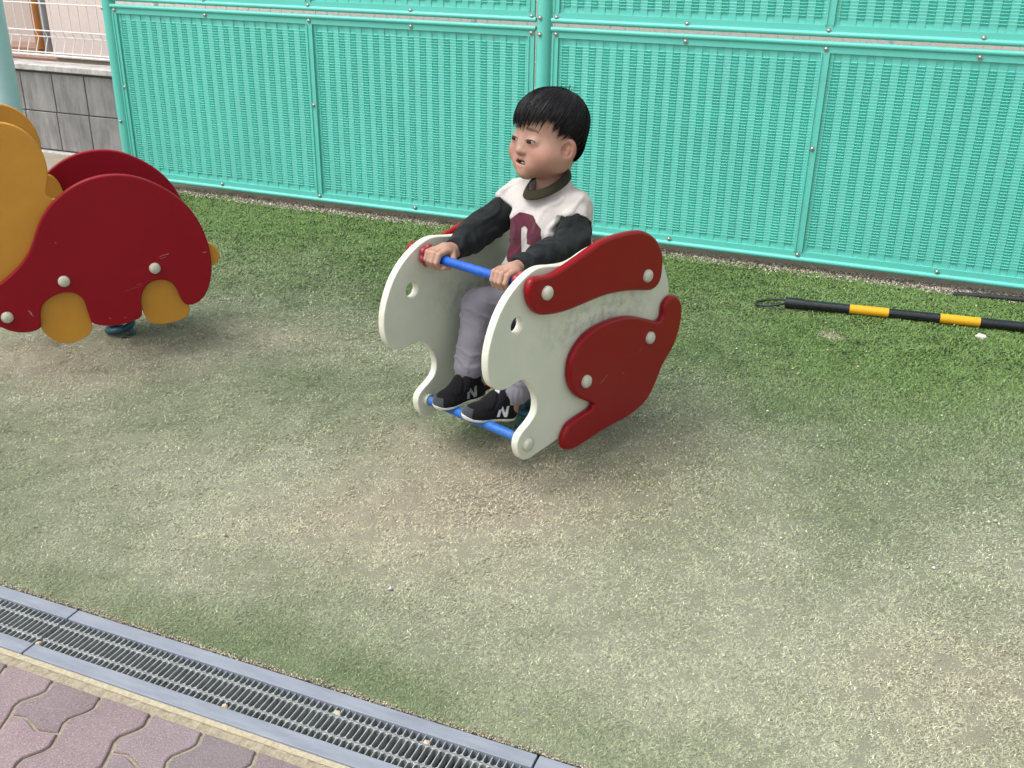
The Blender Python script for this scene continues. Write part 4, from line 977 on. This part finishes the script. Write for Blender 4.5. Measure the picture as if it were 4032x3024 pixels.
    PX = [(.030, 0), (.070, 0), (.100, .030), (.100, .080), (.058, .080), (.058, .040), (.053, .034), (.046, .034), (.041, .040), (.041, .112), (.046, .118), (.053, .118), (.058, .112), (.058, .100), (.100, .100), (.100, .124), (.070, .154), (.030, .154), (0, .124), (0, .030)]
    pts = [(-.013+(a-.05)*1.16, .646-b_*.95) for a, b_ in PX]
    pa = np.array(pts); gx = np.arange(pa[:, 0].min(), pa[:, 0].max()+.001, .0011); gz = np.arange(pa[:, 1].min(), pa[:, 1].max()+.001, .0011)
    def inside(x, z):
        c = False; n = len(pts)
        for i in range(n):
            (x1, z1), (x2, z2) = pts[i-1], pts[i]
            if (z1 > z) != (z2 > z) and x < (x2-x1)*(z-z1)/(z2-z1)+x1: c = not c
        return c
    vi = {}; LV = []; LF = []
    def vert(i, k):
        if (i, k) not in vi:
            hit = tree.ray_cast(Vector((gx[i], -.25, gz[k])), Vector((0, 1, 0))); vi[(i, k)] = len(LV); LV.append((gx[i], (hit[0].y if hit[0] else -.03)-.0010, gz[k]))
        return vi[(i, k)]
    for i in range(len(gx)-1):
        for k in range(len(gz)-1):
            if inside(gx[i]+.00055, gz[k]+.00055): LF.append((vert(i, k), vert(i+1, k), vert(i+1, k+1), vert(i, k+1)))
    lo_ = link('letter_print', mesh_from(LV, LF), M_letter, o, 180)
    sm = lo_.modifiers.new('s', 'SOLIDIFY'); sm.thickness = .0008
shirt()

def trousers():
    lo, hi = (-.16, -.25, .18), (.16, .24, .50); g_ = SDF(lo, hi, .003)
    g_.ell((0, .105, .385), (.098, .088, .085), .03)
    for s_, a in ((-1, lR), (1, lL)):
        hp_, kn, an = [np.array(q) for q in a]; g_.chain([a[0], a[1]], [.060, .0455], .02)
        g_.chain([tuple(kn), tuple(kn+(an-kn)*.4), tuple(kn+(an-kn)*.80), tuple(kn+(an-kn)*.90), tuple(kn+(an-kn)*1.06)], [.0450, .041, .0385, .0290, .0285], .008)
        g_.cap(tuple(kn+(an-kn)*.98), tuple(kn+(an-kn)*1.2), .0225, .0225, .001, 's')
    V, Q = surface_nets(g_.F, g_.lo, g_.h)
    def fn(P):
        kneez = np.exp(-((P[:, 2]-.40)/.03)**2); ank = np.exp(-((P[:, 2]-.275)/.03)**2)
        rib = .0006*np.sin(np.arctan2(P[:, 1], P[:, 0])*90)*(P[:, 2] < .225)
        return folds(P, (.35, .5, 1.), .0065, 150, 61)*(.25+.9*kneez+.9*ank)*(P[:, 2] > .235)+folds(P, (1., .2, .4), .0035, 110, 66)*(P[:, 2] > .24)+.0022*vnoise(P, .04, 64)*(P[:, 2] > .23)+rib
    V = post_disp(fn)(V, Q); link('trousers', np_mesh(V, Q), M_trouser, PER, 180)
trousers()

def shoe(ank, toe, heel, side_col, tag_n):
    """built in its own frame: x lateral, y toe(-)/heel(+), z up; then placed between heel and toe"""
    toe, heel = np.array(toe), np.array(heel); L = np.linalg.norm(toe-heel); yd = (heel-toe)/L
    xd = np.cross(yd, (0, 0, 1)); xd /= np.linalg.norm(xd); zd = np.cross(xd, yd); A = np.stack([xd, yd, zd], 1); C0 = (toe+heel)/2
    W = lambda P: np.asarray(P)@A.T+C0
    lo, hi = (-.05, -.10, -.02), (.05, .10, .10); h = .0019; hl = L/2
    def upper(off=0):
        g_ = SDF(lo, hi, h)
        g_.ell((0, -.038, .016), (.031+off, .043+off, .026+off), .004); g_.ell((0, .040, .020), (.0275+off, .038+off, .030+off), .02); g_.cap((0, -.04, .015), (0, .045, .016), .026+off, .0255+off, .015)
        g_.chain([(0, -.020, .030), (0, .012, .050), (0, .040, .062)], [.019+off, .0235+off, .0265+off], .018)
        g_.op(lambda X, Y, Z: (.002-off*.3)-Z, lo, hi, 0, 'i')
        return g_
    u = upper(); u.op(lambda X, Y, Z: (Z-(.074+.10*(Y-.04))), lo, hi, 0, 'i'); u.cap((0, .042, .055), (0, .048, .11), .0215, .026, .002, 's')
    V, Q = surface_nets(u.F, u.lo, u.h); V = V+0.0007*vnoise(V, .012, 3)[:, None]; up_ = link('shoe', np_mesh(W(V), Q), M_shoe, PER, 180)
    s = upper(.0022); s.op(lambda X, Y, Z: np.maximum(Z-(.0085+.35*np.maximum(0, -Y-.062)+.02*np.maximum(0, Y)), -Z-.004), lo, hi, 0, 'i')
    V, Q = surface_nets(s.F, s.lo, s.h); link('sole', np_mesh(W(V), Q), M_sole, up_, 180)
    t = upper(.0014); t.op(lambda X, Y, Z: np.maximum(np.maximum(Y+.068-.012*np.cos(X*60), .007-Z), Z-.034), lo, hi, 0, 'i'); V, Q = surface_nets(t.F, t.lo, t.h); link('toe_cap', np_mesh(W(V), Q), M_toe, up_, 180)
    for y0 in (-.016, .008):
        t = upper(.0022); t.op(lambda X, Y, Z: np.maximum(np.abs((Y-y0)-.35*(Z-.05))-.0085, .034-Z+.1*X), lo, hi, 0, 'i'); V, Q = surface_nets(t.F, t.lo, t.h); link('strap', np_mesh(W(V), Q), M_shoe, up_, 180)
    # tongue label
    b = MB(); b.box(-.011, .011, .008, .0105, .066, .084); b.V = [tuple(q) for q in W(np.array(b.V))]; b.build('tongue_label', M_logo, up_)
    sk = SDF((-.05, -.03, .03), (.05, .09, .14), .002); sk.cap((0, .040, .05), (0, .044, .125), .0240, .0235, 0)
    V, Q = surface_nets(sk.F, sk.lo, sk.h); link('sock', np_mesh(W(V), Q), M_sock, up_, 180)
    # the N on the side facing the camera (+x of the foot)
    g_ = upper(); V, Q = surface_nets(g_.F, g_.lo, g_.h); tree = BVHTree.FromPolygons([tuple(v) for v in V], [tuple(q) for q in Q.tolist()])
    w_, hh, st = .030, .030, .0085
    y0, z0 = .004, .016
    shp = [(0, 0), (st, 0), (st, hh*.62), (w_-st, 0), (w_, 0), (w_, hh), (w_-st, hh), (w_-st, hh*.38), (st, hh), (0, hh)]
    bm = bmesh.new(); vs = [bm.verts.new((0, y0+a-.12*b_*-1, z0+b_)) for a, b_ in shp]; bm.faces.new(vs); bmesh.ops.triangulate(bm, faces=bm.faces)
    for _ in range(3): bmesh.ops.subdivide_edges(bm, edges=[e for e in bm.edges if e.calc_length() > .004], cuts=1)
    bmesh.ops.triangulate(bm, faces=bm.faces)
    for v in bm.verts:
        hit = tree.ray_cast(Vector((.06, v.co.y, v.co.z)), Vector((-1, 0, 0))); v.co.x = (hit[0].x if hit[0] else .02)+.0012
        v.co = Vector(W(np.array(v.co[:])))
    me = bpy.data.meshes.new('n'); bm.to_mesh(me); bm.free(); link('letter_mark', me, side_col, up_)
shoe(lR[2], (-.093, -.288, .151), (-.064, -.142, .157), M_logog, 0)
shoe(lL[2], (.010, -.292, .158), (.056, -.148, .127), M_logo, 1)
